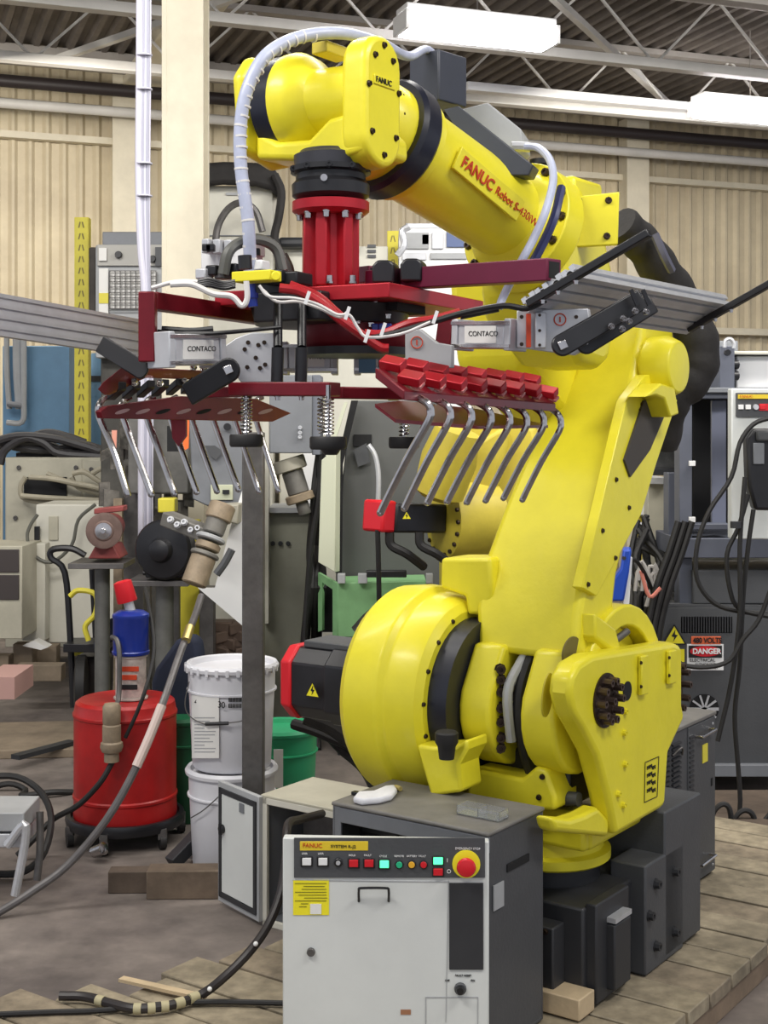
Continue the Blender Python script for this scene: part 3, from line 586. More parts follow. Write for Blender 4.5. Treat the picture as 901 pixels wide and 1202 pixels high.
# slotted aluminium profiles
def profile(a, c, w, side, name='aluminium_profile'):
    a, c = Vector(a), Vector(c); d = (c-a).normalized(); x = (side-d*side.dot(d)).normalized(); y = d.cross(x); h = w/2; g = w*.13; k = w*.2
    sec_ = [(-h, -h), (-g, -h), (-g, -h+k), (g, -h+k), (g, -h), (h, -h), (h, -g), (h-k, -g), (h-k, g), (h, g), (h, h), (g, h), (g, h-k), (-g, h-k), (-g, h), (-h, h), (-h, g), (-h+k, g), (-h+k, -g), (-h, -g)]
    o = B().prism([a+x*p+y*q for p, q in sec_], c-a).make(name, ALU, GP)
    B().lathe(a-d*.0005, -d, [(0, w*.25), (.0006, w*.25)], 8).make('profile_bore', DARK, o); return o
lat = (gc*math.cos(math.radians(30))+ZZ*math.sin(math.radians(30))).normalized()
pa, pc = P(622, 354, 2.43), P(808, 382, 2.96)
for k in range(4): profile(pa+lat*.029*k, pc+lat*.029*k, .0285, lat)
lat2 = (gc*.5+ZZ*.9).normalized()
pa, pc = P(168, 414, 2.80), P(-70, 378, 2.30)
for k in range(4): profile(pa+ZZ*.0195*k-gc*.004*k, pc+ZZ*.0195*k-gc*.004*k, .019, ZZ)
for a_, c_ in ((P(620, 357, 2.42), P(762, 273, 2.28)), (P(808, 387, 2.93), P(935, 315, 2.75))):
    o = B().bar(a_, c_, .016, .014).make('cross_bar', BLK, GP, .002)
    bolts([a_.lerp(c_, t)-ZZ*.009+V3(0, -.006, 0) for t in (.12, .25, .4)], -ZZ, .004, .005, CHR, o)
# right jaw: tines, clamp blocks, bars
rt = [((505, 475), (446, 604)), ((528, 478), (474, 599)), ((553, 480), (501, 593)), ((576, 482), (524, 592)), ((598, 484), (547, 593)), ((618, 486), (569, 591)), ((638, 486), (590, 588)), ((658, 488), (612, 590))]
for k, ((x, y), (tx_, ty)) in enumerate(rt):
    Y = 2.26+.083*k; q = 1-.03*k
    B().tube([P(x-27*q, y-13, Y+.02), P(x-14*q, y-8, Y+.01), P(x-3, y-1, Y), P(x, y+8, Y), P(x-3, y+20, Y), P((x+tx_)/2, (y+ty)/2+3, Y+.02), P(tx_+3, ty-8, Y+.05), P(tx_, ty, Y+.05)], lambda t: .0066 if t < .93 else .0066-.004*(t-.93)/.07, 10, 5).make('tine', CHR, GP)
bx = (gc*.97-ZZ*.20).normalized(); by = (gr*.86+ZZ*.50); by = (by-bx*by.dot(bx)).normalized(); bn = by.cross(bx).normalized(); bn = -bn if bn.z < 0 else bn
for row, lst in enumerate([[(461, 427), (488, 430), (512, 435), (534, 437), (557, 439), (580, 441), (602, 443), (622, 446)], [(483, 444), (508, 446), (533, 449), (557, 451), (580, 453), (602, 455), (622, 457), (642, 460)]]):
    for k, (x, y) in enumerate(lst):
        Y = 2.26+.083*k+(.0 if row else .05)
        B().box(P(x, y, Y), (.0205, .013, .0085), bx, by, bn).make('clamp_block', RED, GP, .002)
        if row: B().box(P(x+8, y+8, Y-.005), (.008, .009, .003), bx, by, bn).make('clamp_shim', mat('pink_anodised', (.55, .2, .2), .35, .4), GP, .001)
b = B(); b.prism([P(440, 432, 2.28), P(474, 458, 2.22), P(652, 474, 2.83), P(622, 447, 2.9)], -ZZ*.017); b.make('jaw_bar', REDD, GP, .002)
b = B(); b.prism([P(440, 474, 2.32), P(464, 492, 2.26), P(560, 500, 2.5), P(643, 499, 2.9), P(560, 480, 2.7), P(470, 470, 2.45)], -ZZ*.006); b.make('jaw_fin', REDD, GP)
# left jaw
lt = [((117, 478), (150, 583)), ((145, 492), (178, 584)), ((173, 492), (205, 583)), ((200, 492), (231, 581)), ((225, 492), (255, 580)), ((250, 492), (280, 578)), ((275, 492), (304, 580)), ((300, 492), (327, 579))]
for k, ((x, y), (tx_, ty)) in enumerate(lt):
    Y = 2.56+.075*k
    pts = [P(x+14, y-13, Y+.03), P(x+5, y-10, Y+.02), P(x-1, y-1, Y), P(x, y+13, Y)] if k == 0 else [P(x+8, y-26, Y+.03), P(x+1, y-22, Y+.02), P(x-3, y-14, Y), P(x, y, Y)]
    B().tube(pts+[P((x+tx_)/2, (y+ty)/2-1, Y-.02), P(tx_-2, ty-8, Y-.04), P(tx_, ty, Y-.04)], lambda t: .0064 if t < .93 else .0064-.004*(t-.93)/.07, 10, 5).make('tine', CHR, GP)
def YL(x): return 2.53+.6*(x-118)/222
def PL(x, y, d=0): return P(x, y, YL(x)-d)
jA, jB = P(118, 480, YL(118)-.03), P(340, 480, YL(340)-.03); jN = (jB-jA).cross(ZZ).normalized()
def PJ(x, y, o=0): q = hit(x, y, jA, jN); return q-jN*(o if jN.y > 0 else -o)
b = B(); b.prism([PJ(x, y) for x, y in ((118, 483), (126, 477), (213, 465), (300, 468), (342, 485), (320, 495), (120, 491))], jN*(.012 if jN.y > 0 else -.012)); jf = b.make('jaw_fin', REDD, GP, .001)
for k in range(8):
    x = 143+k*24; b = B(); b.prism([PJ(x+8*math.cos(a)+3*math.sin(a), 483-3.0*math.sin(a)-1.5*math.cos(a), .0006) for a in [math.pi*2*i/12 for i in range(12)]], jN*.001); b.make('slot', mat('rosy_slot', (.55, .35, .36), .5) if k in (0, 1, 3, 5, 7) else DARK, jf)
b = B(); b.prism([PL(x, y, .05) for x, y in ((114, 457), (121, 448), (144, 430), (242, 435), (237, 446), (166, 443), (122, 464))], gc*.006+V3(0, .03, 0)); b.make('jaw_bar', REDD, GP, .002)
for k in range(6):
    x = 137+17*k; B().box(PL(x, 459-1.2*k, .03), (.017, .012, .008), (gc*.8+ZZ*.55).normalized(), gr).make('clamp_block', BLK, GP, .002)
bolts([PL(x, y, .06) for x, y in ((158, 449), (188, 450), (217, 449), (227, 431), (239, 433))], (ZZ*.6+V3(0, -.8, 0)), .006, .008, CHR, GP)
for x, y in ((209, 500),): B().prism([P(x-9, y-10, 2.74), P(x+9, y-10, 2.74), P(x+9, y+12, 2.74), P(x, y+24, 2.74), P(x-7, y+14, 2.74)], V3(0, .02, 0)).make('centre_tab', REDD, GP)
# hoses and wires on the gripper
def hose(pts, r, m, name='air_hose', Y=None): return B().tube([P(*p) if len(p) == 3 else P(p[0], p[1], Y) for p in pts], r, 8, 5).make(name, m, GP)
hose([(328, 338), (352, 342), (378, 357), (398, 374), (414, 386), (430, 397), (447, 408), (456, 409)], .0085, REDH, Y=2.42)
hose([(340, 334), (372, 347), (392, 364), (412, 382)], .0075, REDH, Y=2.45)
hose([(428, 392), (450, 392), (480, 380), (510, 375), (540, 367)], .0085, REDH, Y=2.43)
hose([(436, 397), (462, 391), (500, 380), (545, 367), (590, 359), (618, 362), (640, 352)], .0055, BLK, Y=2.42)
hose([(304, 335), (316, 348), (345, 350), (372, 357), (395, 369), (410, 370), (420, 385), (432, 396), (470, 392), (505, 378)], .0028, WIRE, 'white_wire', 2.39)
hose([(308, 340), (325, 354), (350, 354), (375, 362), (398, 372), (408, 366)], .0028, WIRE, 'white_wire', 2.40)
for x, y in ((360, 350), (407, 368), (430, 395), (449, 387), (510, 373)): B().bar(P(x-2, y+7, 2.38), P(x+3, y-8, 2.38), .006, .003, V3(0, 1, 0)).make('cable_tie', WHT2, GP)
hose([(200, 334), (225, 334), (250, 345), (272, 348), (284, 359), (290, 350), (289, 330)], .0055, WIRE, 'white_wire', 2.45)
hose([(178, 338), (205, 331), (230, 331), (262, 338)], .004, WIRE, 'white_wire', 2.5)
for k in range(4): hose([(232, 330+2.2*k), (245, 328+2.4*k), (262, 332+2.2*k), (276, 330+2*k)], .0038, BLK, 'black_cable', 2.48)
hose([(185, 389), (215, 392), (255, 391), (290, 388), (330, 384)], .004, BLK, 'black_cable', 2.5)
hose([(190, 386), (225, 388), (250, 386)], .0055, BLK, 'black_cable', 2.52)
hose([(540, 372), (560, 368), (585, 363)], .005, BLK, 'black_cable', 2.44)
b = B(); b.box(P(301, 325, 2.5), (.042, .02, .0095), gc, gr); b.lathe(P(324, 324, 2.45), V3(0, -1, 0), [(0, .009), (.004, .009)], 14); b.make('yellow_clamp', YELS, GP, .003)
b = B(); b.cyl(P(297, 360, 2.5), P(294, 334, 2.5), .009, 12); b.cyl(P(296, 350, 2.5), P(296, 344, 2.5), .011, 12); b.make('blue_connector', BLUD, GP)
b = B(); b.cyl(P(288, 316, 2.56), P(287, 300, 2.56), .013, 12); b.make('hose_boot', BLK, GP)
for x, y in ((312, 322), (330, 324)): B().box(P(x+12, y+4, 2.6), (.03, .03, .012), gc, gr).make('black_cover', BLK, GP, .003)
# valve manifold on top
vm = B().box(P(272, 304, 2.72), (.055, .03, .022), gc, gr).make('valve_manifold', WHT2, GP, .004)
for k in range(5): B().box(P(248+13*k, 290+.6*k, 2.70), (.0085, .022, .014), gc, gr).make('valve', ALUP, vm, .002)
for x, y in ((243, 291), (247, 291), (300, 296)): B().box(P(x, y, 2.66), (.009, .01, .007)).make('valve_plug', BLK, vm, .002)
for x, y, m_ in ((252, 318, BLK), (262, 322, STL), (275, 316, BLK), (240, 322, ALUP), (306, 312, WHT2)): B().box(P(x, y, 2.62), (.012, .015, .010), gc, gr).make('fitting', m_, vm, .003)
hose([(262, 322, 2.6), (268, 296, 2.6), (284, 284, 2.62), (304, 281, 2.64), (324, 292, 2.66), (332, 318, 2.66)], .011, mat('grey_loop_hose', (.10, .10, .09), .5), 'grey_hose')
hose([(330, 300), (338, 318), (336, 338)], .013, mat('grey_loop_hose', (.1, .1, .09), .5), 'grey_hose', 2.75)
for x, y in ((440, 352), (455, 370), (420, 376), (435, 380)): bolts([P(x, y, 2.6)], -ZZ, .005, .006, CHR, GP)
for x in (440, 448, 456): B().box(P(x, 385, 2.6), (.006, .01, .008)).make('blue_fitting', BLUD, GP, .002)
b = B(); b.box(P(431, 418, 2.9), (.018, .02, .036)); b.make('blue_panel', BLUE, GP)
# ---------------------------------------------------------------- front controller cabinet
FR = V3(.2297, 3.0, 0); cw, cdp = .432, .25; zt, zb = .596, .105
ct_ = thing('controller_cabinet', FR-U*cw/2-F*cdp/2+ZZ*.1, 'charcoal control cabinet in front with its white front door ajar', 'cabinet')
def K(a, d, zz): q = FR-U*a-F*d; q.z = zz; return q        # a left from the front right corner, d to the back
b = B()
b.box(K(.005, cdp/2, (zt+zb)/2), (.004, cdp/2, (zt-zb)/2), U, -F); b.box(K(cw-.005, cdp/2, (zt+zb)/2), (.004, cdp/2, (zt-zb)/2), U, -F)
b.box(K(cw/2, cdp-.004, (zt+zb)/2), (cw/2, .004, (zt-zb)/2), U, -F); b.box(K(cw/2, cdp/2, zb+.005), (cw/2, cdp/2, .005), U, -F); b.make('body', CHAR, ct_, .003)
B().box(K(cw/2, cdp/2+.0, zt+.004), (cw/2+.003, cdp/2+.003, .005), U, -F).make('top', mat('dusty_top_paint', (.20, .19, .175), .6, 0, .3, 7), ct_, .004)
b = B(); b.box(K(cw/2, .004, zt-.02), (cw/2, .004, .018), U, -F); b.box(K(cw-.012, .004, (zt+zb)/2), (.012, .004, (zt-zb)/2), U, -F); b.make('front_frame', GREYP, ct_, .002)
b = B(); b.box(K(cw/2, .10, .33), (cw/2-.01, .004, .2), U, -F); b.make('inner_panel', DARK, ct_)
b = B(); b.box(K(.0, .13, .505), (.002, .05, .009), U, -F, ZZ); b.make('side_slot', DARK, ct_)
b = B(); b.box(K(-.002, .04, .455), (.0015, .022, .028), U, -F); b.make('side_label', GREYL, ct_)
b = B(); b.box(K(.36, .15, zt-.06), (.05, .06, .02), U, -F); b.make('inner_module', CHAR2, ct_)
# open door
H = V3(.2297, 2.985, 0); DL = V3(-.222, 3.012, 0); dx_ = (DL-H); dw = dx_.length; dx_ = dx_.normalized(); dn = V3(dx_.y, -dx_.x, 0)
if dn.y > 0: dn = -dn
def D(a, zz, o=0): q = H+dx_*a+dn*o; q.z = zz; return q
ztd = zt-.002
door = B().box(D(dw/2, (ztd+.115)/2), (dw/2, .014, (ztd-.115)/2), dx_, dn).make('door', WHT, ct_, .003)
def dpx(x, y, o=.0145): return hit(x, y, D(0, 0, o), dn)
def dbox(x0, y0, x1, y1, th, name, m, o=.0145, bev=.001, par=None):
    q = [dpx(x0, y0, o), dpx(x1, y0, o), dpx(x1, y1, o), dpx(x0, y1, o)]; return B().prism(q, dn*th).make(name, m, par or door, bev)
dr = -dx_
dbox(345, 983, 569, 1030, .003, 'panel_strip', CHAR)
dbox(527, 1036, 567, 1138, .003, 'side_window', CHAR2)
b = B(); b.bar(dpx(343, 1033), dpx(527, 1035), .001, .002, dn); b.bar(dpx(526, 1033), dpx(523, 1200), .001, .002, dn); b.make('door_seam', GREYL, door)
dbox(352, 987, 432, 998, .004, 'badge', mat('gold_badge', (.75, .55, .03), .4), .0145)
text('FANUC', dpx(355, 992.5, .019), dr, ZZ, .013, TXT_R, door, 'badge_lettering', squash=1.0)
text('SYSTEM R-J2', dpx(388, 993.5, .019), dr, ZZ, .009, TXT_K, door, 'badge_lettering', squash=1.15)
for x, y, c_, lab in ((360, 1011, WHT2, 'USER'), (379, 1011, WHT2, 'USER REMOTE'), (415, 1013, REDS, 'HOLD'), (433, 1013, REDS, 'FAULT RESET'), (451, 1014, GRNL, 'CYCLE START')):
    f_ = dbox(x-7, y-6, x+7, y+6, .004, 'push_button', BLK, .0165); dbox(x-5.2, y-4.2, x+5.2, y+4.2, .005, 'button_cap', c_, .0195, .001, door)
    text(lab.split()[0], dpx(x-6, y-9 if y < 1015 else y-10, .018), dr, ZZ, .0055, TXT_W, door, 'button_lettering')
def rnd(x, y, r, th, name, m, o=.0175, r2=None): return B().lathe(dpx(x, y, o), dn, [(0, r), (th*.8, r), (th, (r2 or r)*.85)], 22).make(name, m, door)
rnd(397, 1012, .0095, .006, 'key_switch', BLK); rnd(397, 1012, .005, .009, 'key_slot', ALU)
for x, m_, lab in ((468.5, GRNP, 'REMOTE'), (483, ORL, 'BATTERY'), (497, REDS, 'FAULT')):
    rnd(x, 1014.5, .0095, .004, 'lamp_bezel', BLK); rnd(x, 1014.5, .007, .007, 'pilot_lamp', m_); text(lab, dpx(x-6, 1005, .018), dr, ZZ, .0055, TXT_W, door, 'button_lettering')
for y, m_, lab in ((1010, GRNL, 'I'), (1023, REDS, 'O')):
    dbox(507, y-5.5, 521, y+5.5, .004, 'push_button', BLK, .0165); dbox(508.5, y-4, 519.5, y+4, .006, 'button_cap', m_, .0185); text(lab, dpx(524, y, .018), dr, ZZ, .012, TXT_W, door, 'button_lettering')
es = rnd(547, 1014, .0305, .004, 'stop_ring', YELS); B().lathe(dpx(547, 1015, .0215), dn, [(0, .012), (.010, .012), (.012, .019), (.020, .021), (.027, .018), (.030, .008)], 28).make('stop_button', REDS, door)
text('EMERGENCY STOP', dpx(534, 996, .018), dr, ZZ, .0065, TXT_W, door, 'button_lettering')
dbox(344, 1033, 386, 1074, .001, 'yellow_notice', YELS, .0145, 0)
for k in range(9):
    a_ = 4+(k*7) % 9 if k not in (0, 3, 6) else 1
    B().bar(dpx(345+a_, 1037+3.4*k, .016), dpx((384 if k < 7 else 362)-a_ % 4, 1037+3.4*k, .016), .0006, .0012, dn).make('notice_line', TXT_K, door)
dbox(364, 1061, 377, 1073, .001, 'small_sticker', PAPER, .016, 0)
b = B(); b.tube([dpx(421, 1058, .014), dpx(421, 1045, .03), dpx(424, 1042.5, .034), dpx(452, 1042.5, .034), dpx(456, 1045, .03), dpx(456, 1058, .014)], .0028, 8, 3); b.make('handle', BLK, door)
rnd(365, 1117, .009, .008, 'door_lock', STL, .0145)
rnd(540, 1160, .013, .008, 'selector_plate', CHAR, .0145); rnd(540, 1160, .009, .018, 'selector_knob', BLK, .0145)
dbox(500, 1170, 560, 1171, .0008, 'hatch_seam', GREYL, .0145, 0); dbox(499, 1170, 500, 1235, .0008, 'hatch_seam', GREYL, .0145, 0); dbox(560, 1170, 561, 1235, .0008, 'hatch_seam', GREYL, .0145, 0)
dbox(470, 1185, 482, 1191, .0006, 'worn_sticker', mat('brown_sticker', (.35, .16, .08), .6), .0145, 0)
text('OFF', dpx(522, 1151, .015), dr, ZZ, .006, TXT_K, door); text('FAULT RESET', dpx(534, 1145, .015), dr, ZZ, .006, TXT_K, door); text('ON', dpx(552, 1151, .015), dr, ZZ, .006, TXT_K, door)
# things on the cabinet top
b = B(); gz = zt+.010
def on_top(x, y, h=0): return hit(x, y, V3(0, 0, gz+h), ZZ)
gl = B(); pts = [on_top(x, y) for x, y in ((414, 943), (420, 936), (438, 935), (452, 929), (463, 928), (466, 933), (460, 940), (446, 944), (424, 946))]
tag(gl.prism(pts, ZZ*.016).make('cotton_glove', GLV, None, .006, 3), 'folded white cotton glove lying on the front control cabinet', 'glove')
b = B(); b.tube([on_top(438, 933, .006), on_top(452, 928, .008), on_top(462, 924, .006), on_top(470, 926, .006)], .006, 8); tag(b.make('pouch', mat('tan_leather', (.45, .36, .12), .7)), 'tan leather strap piece behind the white glove on the cabinet', 'strap')
b = B(); c = on_top(566, 958); ca = .062
for q in ((c+U*0-F*.02, (ca/1.1, .001, .011)), (c+F*.02, (ca/1.1, .001, .011))): b.box(q[0]+ZZ*.012, q[1], U, -F)
b.box(c+ZZ*.002, (ca/1.1, .02, .001), U, -F)
for k in (-1, 0, 1): b.box(c+U*ca*.9*k+ZZ*.012, (.001, .02, .010), U, -F)
tag(b.make('acrylic_tray', ACR), 'small clear acrylic divided tray on top of the front control cabinet', 'tray')
b = B(); b.box(on_top(436, 937, .004)+V3(-.03, .04, 0), (.02, .008, .004), U); tag(b.make('black_pen_case', BLK, None, .002), 'small black case beside the white glove on the cabinet top', 'case')
# ---------------------------------------------------------------- small junction cabinet with open door on the left
JB = V3((309-PX)/FOC*4.1, 4.1, 0)
def Jq(a, d, zz): q = JB+U*a-F*d; q.z = zz; return q
jt = thing('junction_cabinet', Jq(.17, .1, 0), 'small grey cabinet with an open door on the floor left of the front control cabinet', 'cabinet')
b = B(); w_, d_, h_ = .34, .24, .385
for bx_, hh in (((.004, d_/2), (.004, d_/2, h_/2)), ((w_-.004, d_/2), (.004, d_/2, h_/2)), ((w_/2, d_-.004), (w_/2, .004, h_/2))): b.box(Jq(bx_[0], bx_[1], h_/2), hh, U, -F)
b.box(Jq(w_/2, d_/2, .006), (w_/2, d_/2, .006), U, -F); b.make('body', GREYP, jt, .002)
B().box(Jq(w_/2, d_/2, h_+.003), (w_/2+.006, d_/2+.006, .005), U, -F).make('top', CRM, jt, .003)
b = B(); b.box(Jq(.009, 0, h_/2), (.009, .006, h_/2), U, -F); b.box(Jq(w_/2, 0, h_-.01), (w_/2, .006, .01), U, -F); b.box(Jq(w_/2, 0, .01), (w_/2, .006, .01), U, -F); b.make('front_frame', CRM2, jt, .002)
b = B(); b.box(Jq(.17, .15, .2), (.12, .02, .12), U, -F); b.make('inner_plate', STL, jt)
jd0 = JB+V3(-.006, -.01, 0); jdx = V3(-.52, .85, 0).normalized(); Ld = .165; jn = V3(-.85, -.52, 0).normalized()
jdx = (P(258, 500, 4.28)-P(306, 500, 4.09)); jdx.z = 0; Ld = jdx.length; jdx.normalize(); jn = V3(jdx.y, -jdx.x, 0); jn = -jn if jn.y > 0 else jn
def Jd(a, zz, o=0): q = jd0+jdx*a+jn*o; q.z = zz; return q
jdoor = B().box(Jd(Ld/2, .2), (Ld/2, .008, .188), jdx, jn).make('door', GREYL, jt, .002)
b = B()
for a0, a1, z0, z1 in ((.012, .026, .03, .37), (Ld-.026, Ld-.012, .03, .37), (.012, Ld-.012, .03, .045), (.012, Ld-.012, .355, .37)): b.box(Jd((a0+a1)/2, (z0+z1)/2, .010), ((a1-a0)/2, .003, (z1-z0)/2), jdx, jn)
b.make('door_gasket', CHAR2, jdoor)
B().box(Jd(Ld/2, .2, .009), (Ld/2-.028, .002, .152), jdx, jn).make('door_panel', WHT, jdoor)
B().box(Jd(Ld*.38, .335, .012), (.013, .002, .014), jdx, jn).make('sticker', GREYP, jdoor)
b = B(); b.lathe(Jd(Ld-.035, .245, .011), jn, [(0, .014), (.01, .014), (.012, .01)], 16); b.box(Jd(Ld-.035, .245, .020), (.006, .004, .016), jdx, jn); b.make('door_latch', BLK, jdoor)
def on_pl(x, y, h=.118): return hit(x, y, V3(0, 0, h), ZZ)
tag(B().tube([P(378, 955, 3.9), P(352, 962, 3.75), P(338, 968, 3.6), P(336, 1000, 3.5), P(330, 1045, 3.45), P(315, 1085, 3.4), P(292, 1118, 3.34), P(262, 1148, 3.31), on_pl(235, 1168), on_pl(200, 1180), on_pl(160, 1184), on_pl(130, 1178), on_pl(100, 1170), on_pl(70, 1169)], .0115, 10, 6).make('power_cable', mat('black_cable_jacket', (.03, .024, .024), .45, 0, .3, 10)), 'thick black power cable curving from the open grey cabinet down to the planks', 'cable')
cb = bpy.data.objects['power_cable']
for x, y, x2, y2 in ((232, 1169.5, 222, 1173), (215, 1176, 205, 1179), (198, 1181, 189, 1182), (182, 1183, 173, 1184), (166, 1184, 157, 1184), (122, 1176, 114, 1174)): B().cyl(on_pl(x, y), on_pl(x2, y2), .0128, 12).make('tape_wrap', mat('tan_tape', (.45, .40, .24), .6), cb)
for x, y, Y in ((300, 1108, 3.35), (246, 1161, 3.30)): B().ball(P(x, y, Y-.012), .006).make('white_mark', WHT2, cb)
tag(B().tube([on_pl(-10, 1191, .11), on_pl(60, 1188, .11), on_pl(120, 1186, .11), on_pl(200, 1178, .11), on_pl(260, 1176, .11), on_pl(350, 1178, .11)], .007, 8, 6).make('floor_cable', RUB), 'thin black cable lying across the planks behind the thick cable', 'cable')
b = B(); b.bar(hit(142, 1149, V3(0, 0, .112), ZZ), hit(240, 1171, V3(0, 0, .112), ZZ), .022, .008); tag(b.make('wood_strip', WOODL), 'pale thin wood strip lying on the grey planks near the thick cable', 'wood strip')
b = B(); b.box(hit(652, 1186, V3(0, 0, .104), ZZ)+ZZ*.026+V3(-.02, .03, 0), (.11, .04, .025), U, -F); tag(b.make('wood_block', WOODL, None, .003), 'pale fresh wood block on the planks right of the front control cabinet', 'wood block')
# louvred cabinet behind the robot base
lc = thing('louvred_cabinet', R(.0, -.85, .1), 'dark grey louvred cabinet standing on the planks right behind the robot base', 'cabinet')
b = B(); b.box(R(.0, -.85, .35), (.18, .215, .245), U, -F); b.make('body', CHAR, lc, .004)
B().box(R(.0, -.85, .599), (.185, .22, .006), U, -F).make('top', mat('dusty_top_paint', (.2, .19, .175), .6), lc, .003)
def lv(v, zz, o=.0): return R(.181+o, v, zz)
sdr = B().box(lv(-.955, .35), (.003, .105, .24), U, -F).make('side_door', CHAR, lc, .002)
for col, w_ in ((-.685, .03), (-.76, .03), (-.87, .016)):
    b = B()
    for k in range(30): b.box(lv(col, .56-.0148*k, .002), (.005, w_, .0028), (U-ZZ*.35).normalized(), -F)
    b.make('louvre_bank', CHAR2, lc)
for zz in (.555, .165): B().tube([lv(-.90, zz, .003), lv(-.90, zz, .025), lv(-1.01, zz+.004, .025), lv(-1.01, zz+.004, .003)], .005, 8, 0).make('handle', CHR, sdr)
B().box(lv(-.975, .49, .004), (.001, .02, .028), U, -F).make('yellow_label', YELC, sdr)
B().box(lv(-1.03, .39, .004), (.001, .006, .012), U, -F).make('keyhole', DARK, sdr)
B().tube([lv(-.73, .53, .004), lv(-.76, .55, .02), lv(-.80, .52, .004)], .003, 6).make('wire_loop', STL, lc)
bolts([lv(v_, zz, .003) for v_, zz in ((-1.04, .57), (-1.04, .13), (-.86, .13))], U, .004, .002, ALU, lc)
# ---------------------------------------------------------------- things around and behind
def pbox(x0, y0, x1, y1, Y, depth, ang=0, b=None):
    """box whose front face spans the given pixels at distance Y; ang turns it about its front centre"""
    c = P((x0+x1)/2, (y0+y1)/2, Y); hw = (x1-x0)/2/FOC*Y; hh = (y1-y0)/2/FOC*Y
    ax = V3(math.cos(math.radians(ang)), math.sin(math.radians(ang)), 0); hw = hw/max(.5, math.cos(math.radians(ang))); ay = V3(-ax.y, ax.x, 0)
    return (b or B()).box(c+ay*depth/2, (hw, depth/2, hh), ax, ay)
def gz0(x, Y): q = P(x, 500, Y); q.z = 0; return q
# red drum on its dolly
dc = gz0(147, 4.96)
t = thing('grease_drum', dc, 'red steel grease drum standing on a black wheeled dolly', 'drum')
b = B(); b.lathe(dc, ZZ, [(.088, .14), (.088, .184), (.10, .186), (.155, .184), (.16, .188), (.168, .188), (.173, .184), (.45, .184), (.455, .188), (.463, .188), (.468, .184), (.50, .178), (.51, .165), (.508, .02)], 44); b.make('drum_body', REDP, t)
b = B(); b.lathe(dc, ZZ, [(.06, .16), (.06, .21), (.085, .215), (.098, .21), (.098, .195), (.086, .19)], 40); b.make('dolly', BLK, t)
for a in (-150, -100, -40, 20, 100, 160):
    p = dc+V3(math.cos(math.radians(a)), math.sin(math.radians(a)), 0)*.205
    w = B().lathe(p+V3(-.012, 0, .028), V3(1, .4, 0), [(0, .028), (.022, .028)], 16).make('caster', RUB, t); B().box(p+ZZ*.056, (.014, .014, .018)).make('caster_fork', STL, w)
B().lathe(P(110, 1000, 4.7)+V3(0, 0, 0), V3(.8, -.5, .4), [(0, .02), (.05, .022), (.055, .01)], 14).make('caster_cap', CHR, t)
cc = dc+V3(.022, -.01, .512)
pc = thing('paper_can', cc, 'worn label covered pail standing on the red drum under the blue pump', 'can')
b = B(); b.lathe(cc, ZZ, [(0, .062), (.006, .062), (.006, .055), (.15, .055), (.152, .060), (.158, .060), (.158, .02)], 30); b.make('can_body', mat('worn_label_can', (.62, .55, .50), .55, 0, .45, 22), pc)
for dz, w_, m_ in ((.115, .035, TXT_R), (.085, .028, TXT_R), (.05, .03, BLK)): B().box(cc+V3(.004, -.0555, dz), (w_, .002, .009)).make('label_mark', m_, pc, .001)
bp_ = cc+ZZ*.159
t = thing('blue_pump', bp_, 'deep blue cylindrical pump sitting on the label covered pail', 'pump')
b = B(); b.lathe(bp_, ZZ, [(0, .05), (.002, .066), (.012, .068), (.016, .064), (.13, .064), (.136, .067), (.146, .066), (.158, .048), (.162, .02)], 34); b.make('pump_body', BLUD, t)
b = B(); b.cyl(bp_+ZZ*.155, bp_+V3(-.012, 0, .20), .018, 14); b.make('pump_neck', ALU, t)
b = B(); a0 = bp_+V3(-.012, 0, .19); b.lathe(a0, V3(-.25, 0, .97), [(0, .035), (.004, .037), (.075, .033), (.08, .02)], 22); b.make('red_cap', REDS, t)
b = B(); b.tube([bp_+V3(-.06, -.05, .07), bp_+V3(-.035, -.075, .06), bp_+V3(-.022, -.10, .0), bp_+V3(-.02, -.13, -.14), P(130, 830, 4.72)], .009, 8); b.make('outlet_pipe', STL, t)
b = B(); n0 = P(131, 826, 4.72); b.lathe(n0, -ZZ, [(0, .025), (.01, .031), (.065, .031), (.07, .028), (.075, .032), (.13, .032), (.135, .038), (.15, .04), (.165, .034), (.17, .026), (.20, .026), (.20, .01)], 22); tag(b.make('hose_coupling', TAN), 'tan quick coupling hanging against the front of the red drum', 'coupling')
tag(B().tube([P(132, 894, 4.72), P(118, 918, 4.7), P(92, 945, 4.72), P(62, 962, 4.75), P(40, 985, 4.72), P(20, 1004, 4.7)], .010, 8).make('black_hose', RUB), 'short black hose running from the tan coupling down to the floor', 'hose')
tag(B().tube([P(236, 700, 4.9), P(228, 725, 4.75), P(212, 765, 4.6), P(190, 828, 4.42), P(160, 900, 4.33), P(125, 962, 4.28), P(80, 1015, 4.25), P(40, 1045, 4.2), P(0, 1070, 4.15), P(-30, 1084, 4.1)], .0125, 10).make('grease_hose', mat('grey_hose_jacket', (.15, .14, .14), .4, .2, .3, 14)), 'long grey hose sweeping down in front of the red drum to the left', 'hose')
gh = bpy.data.objects['grease_hose']
B().tube([P(190, 828, 4.415), P(175, 866, 4.365), P(160, 900, 4.325)], .0155, 10).make('white_sleeve', mat('pinkish_sleeve', (.62, .50, .46), .6), gh)
B().cyl(P(218, 752, 4.63), P(223, 736, 4.68), .016, 12).make('brass_fitting', mat('brass', (.5, .4, .15), .35, .8), gh)
tag(B().tube([P(147, 866, 4.74), P(160, 838, 4.74), P(172, 805, 4.76), P(181, 762, 4.9), P(176, 720, 5.0), P(170, 690, 5.2)], .007, 8).make('thin_hose', RUB), 'thin black hose running up behind the blue pump', 'hose')
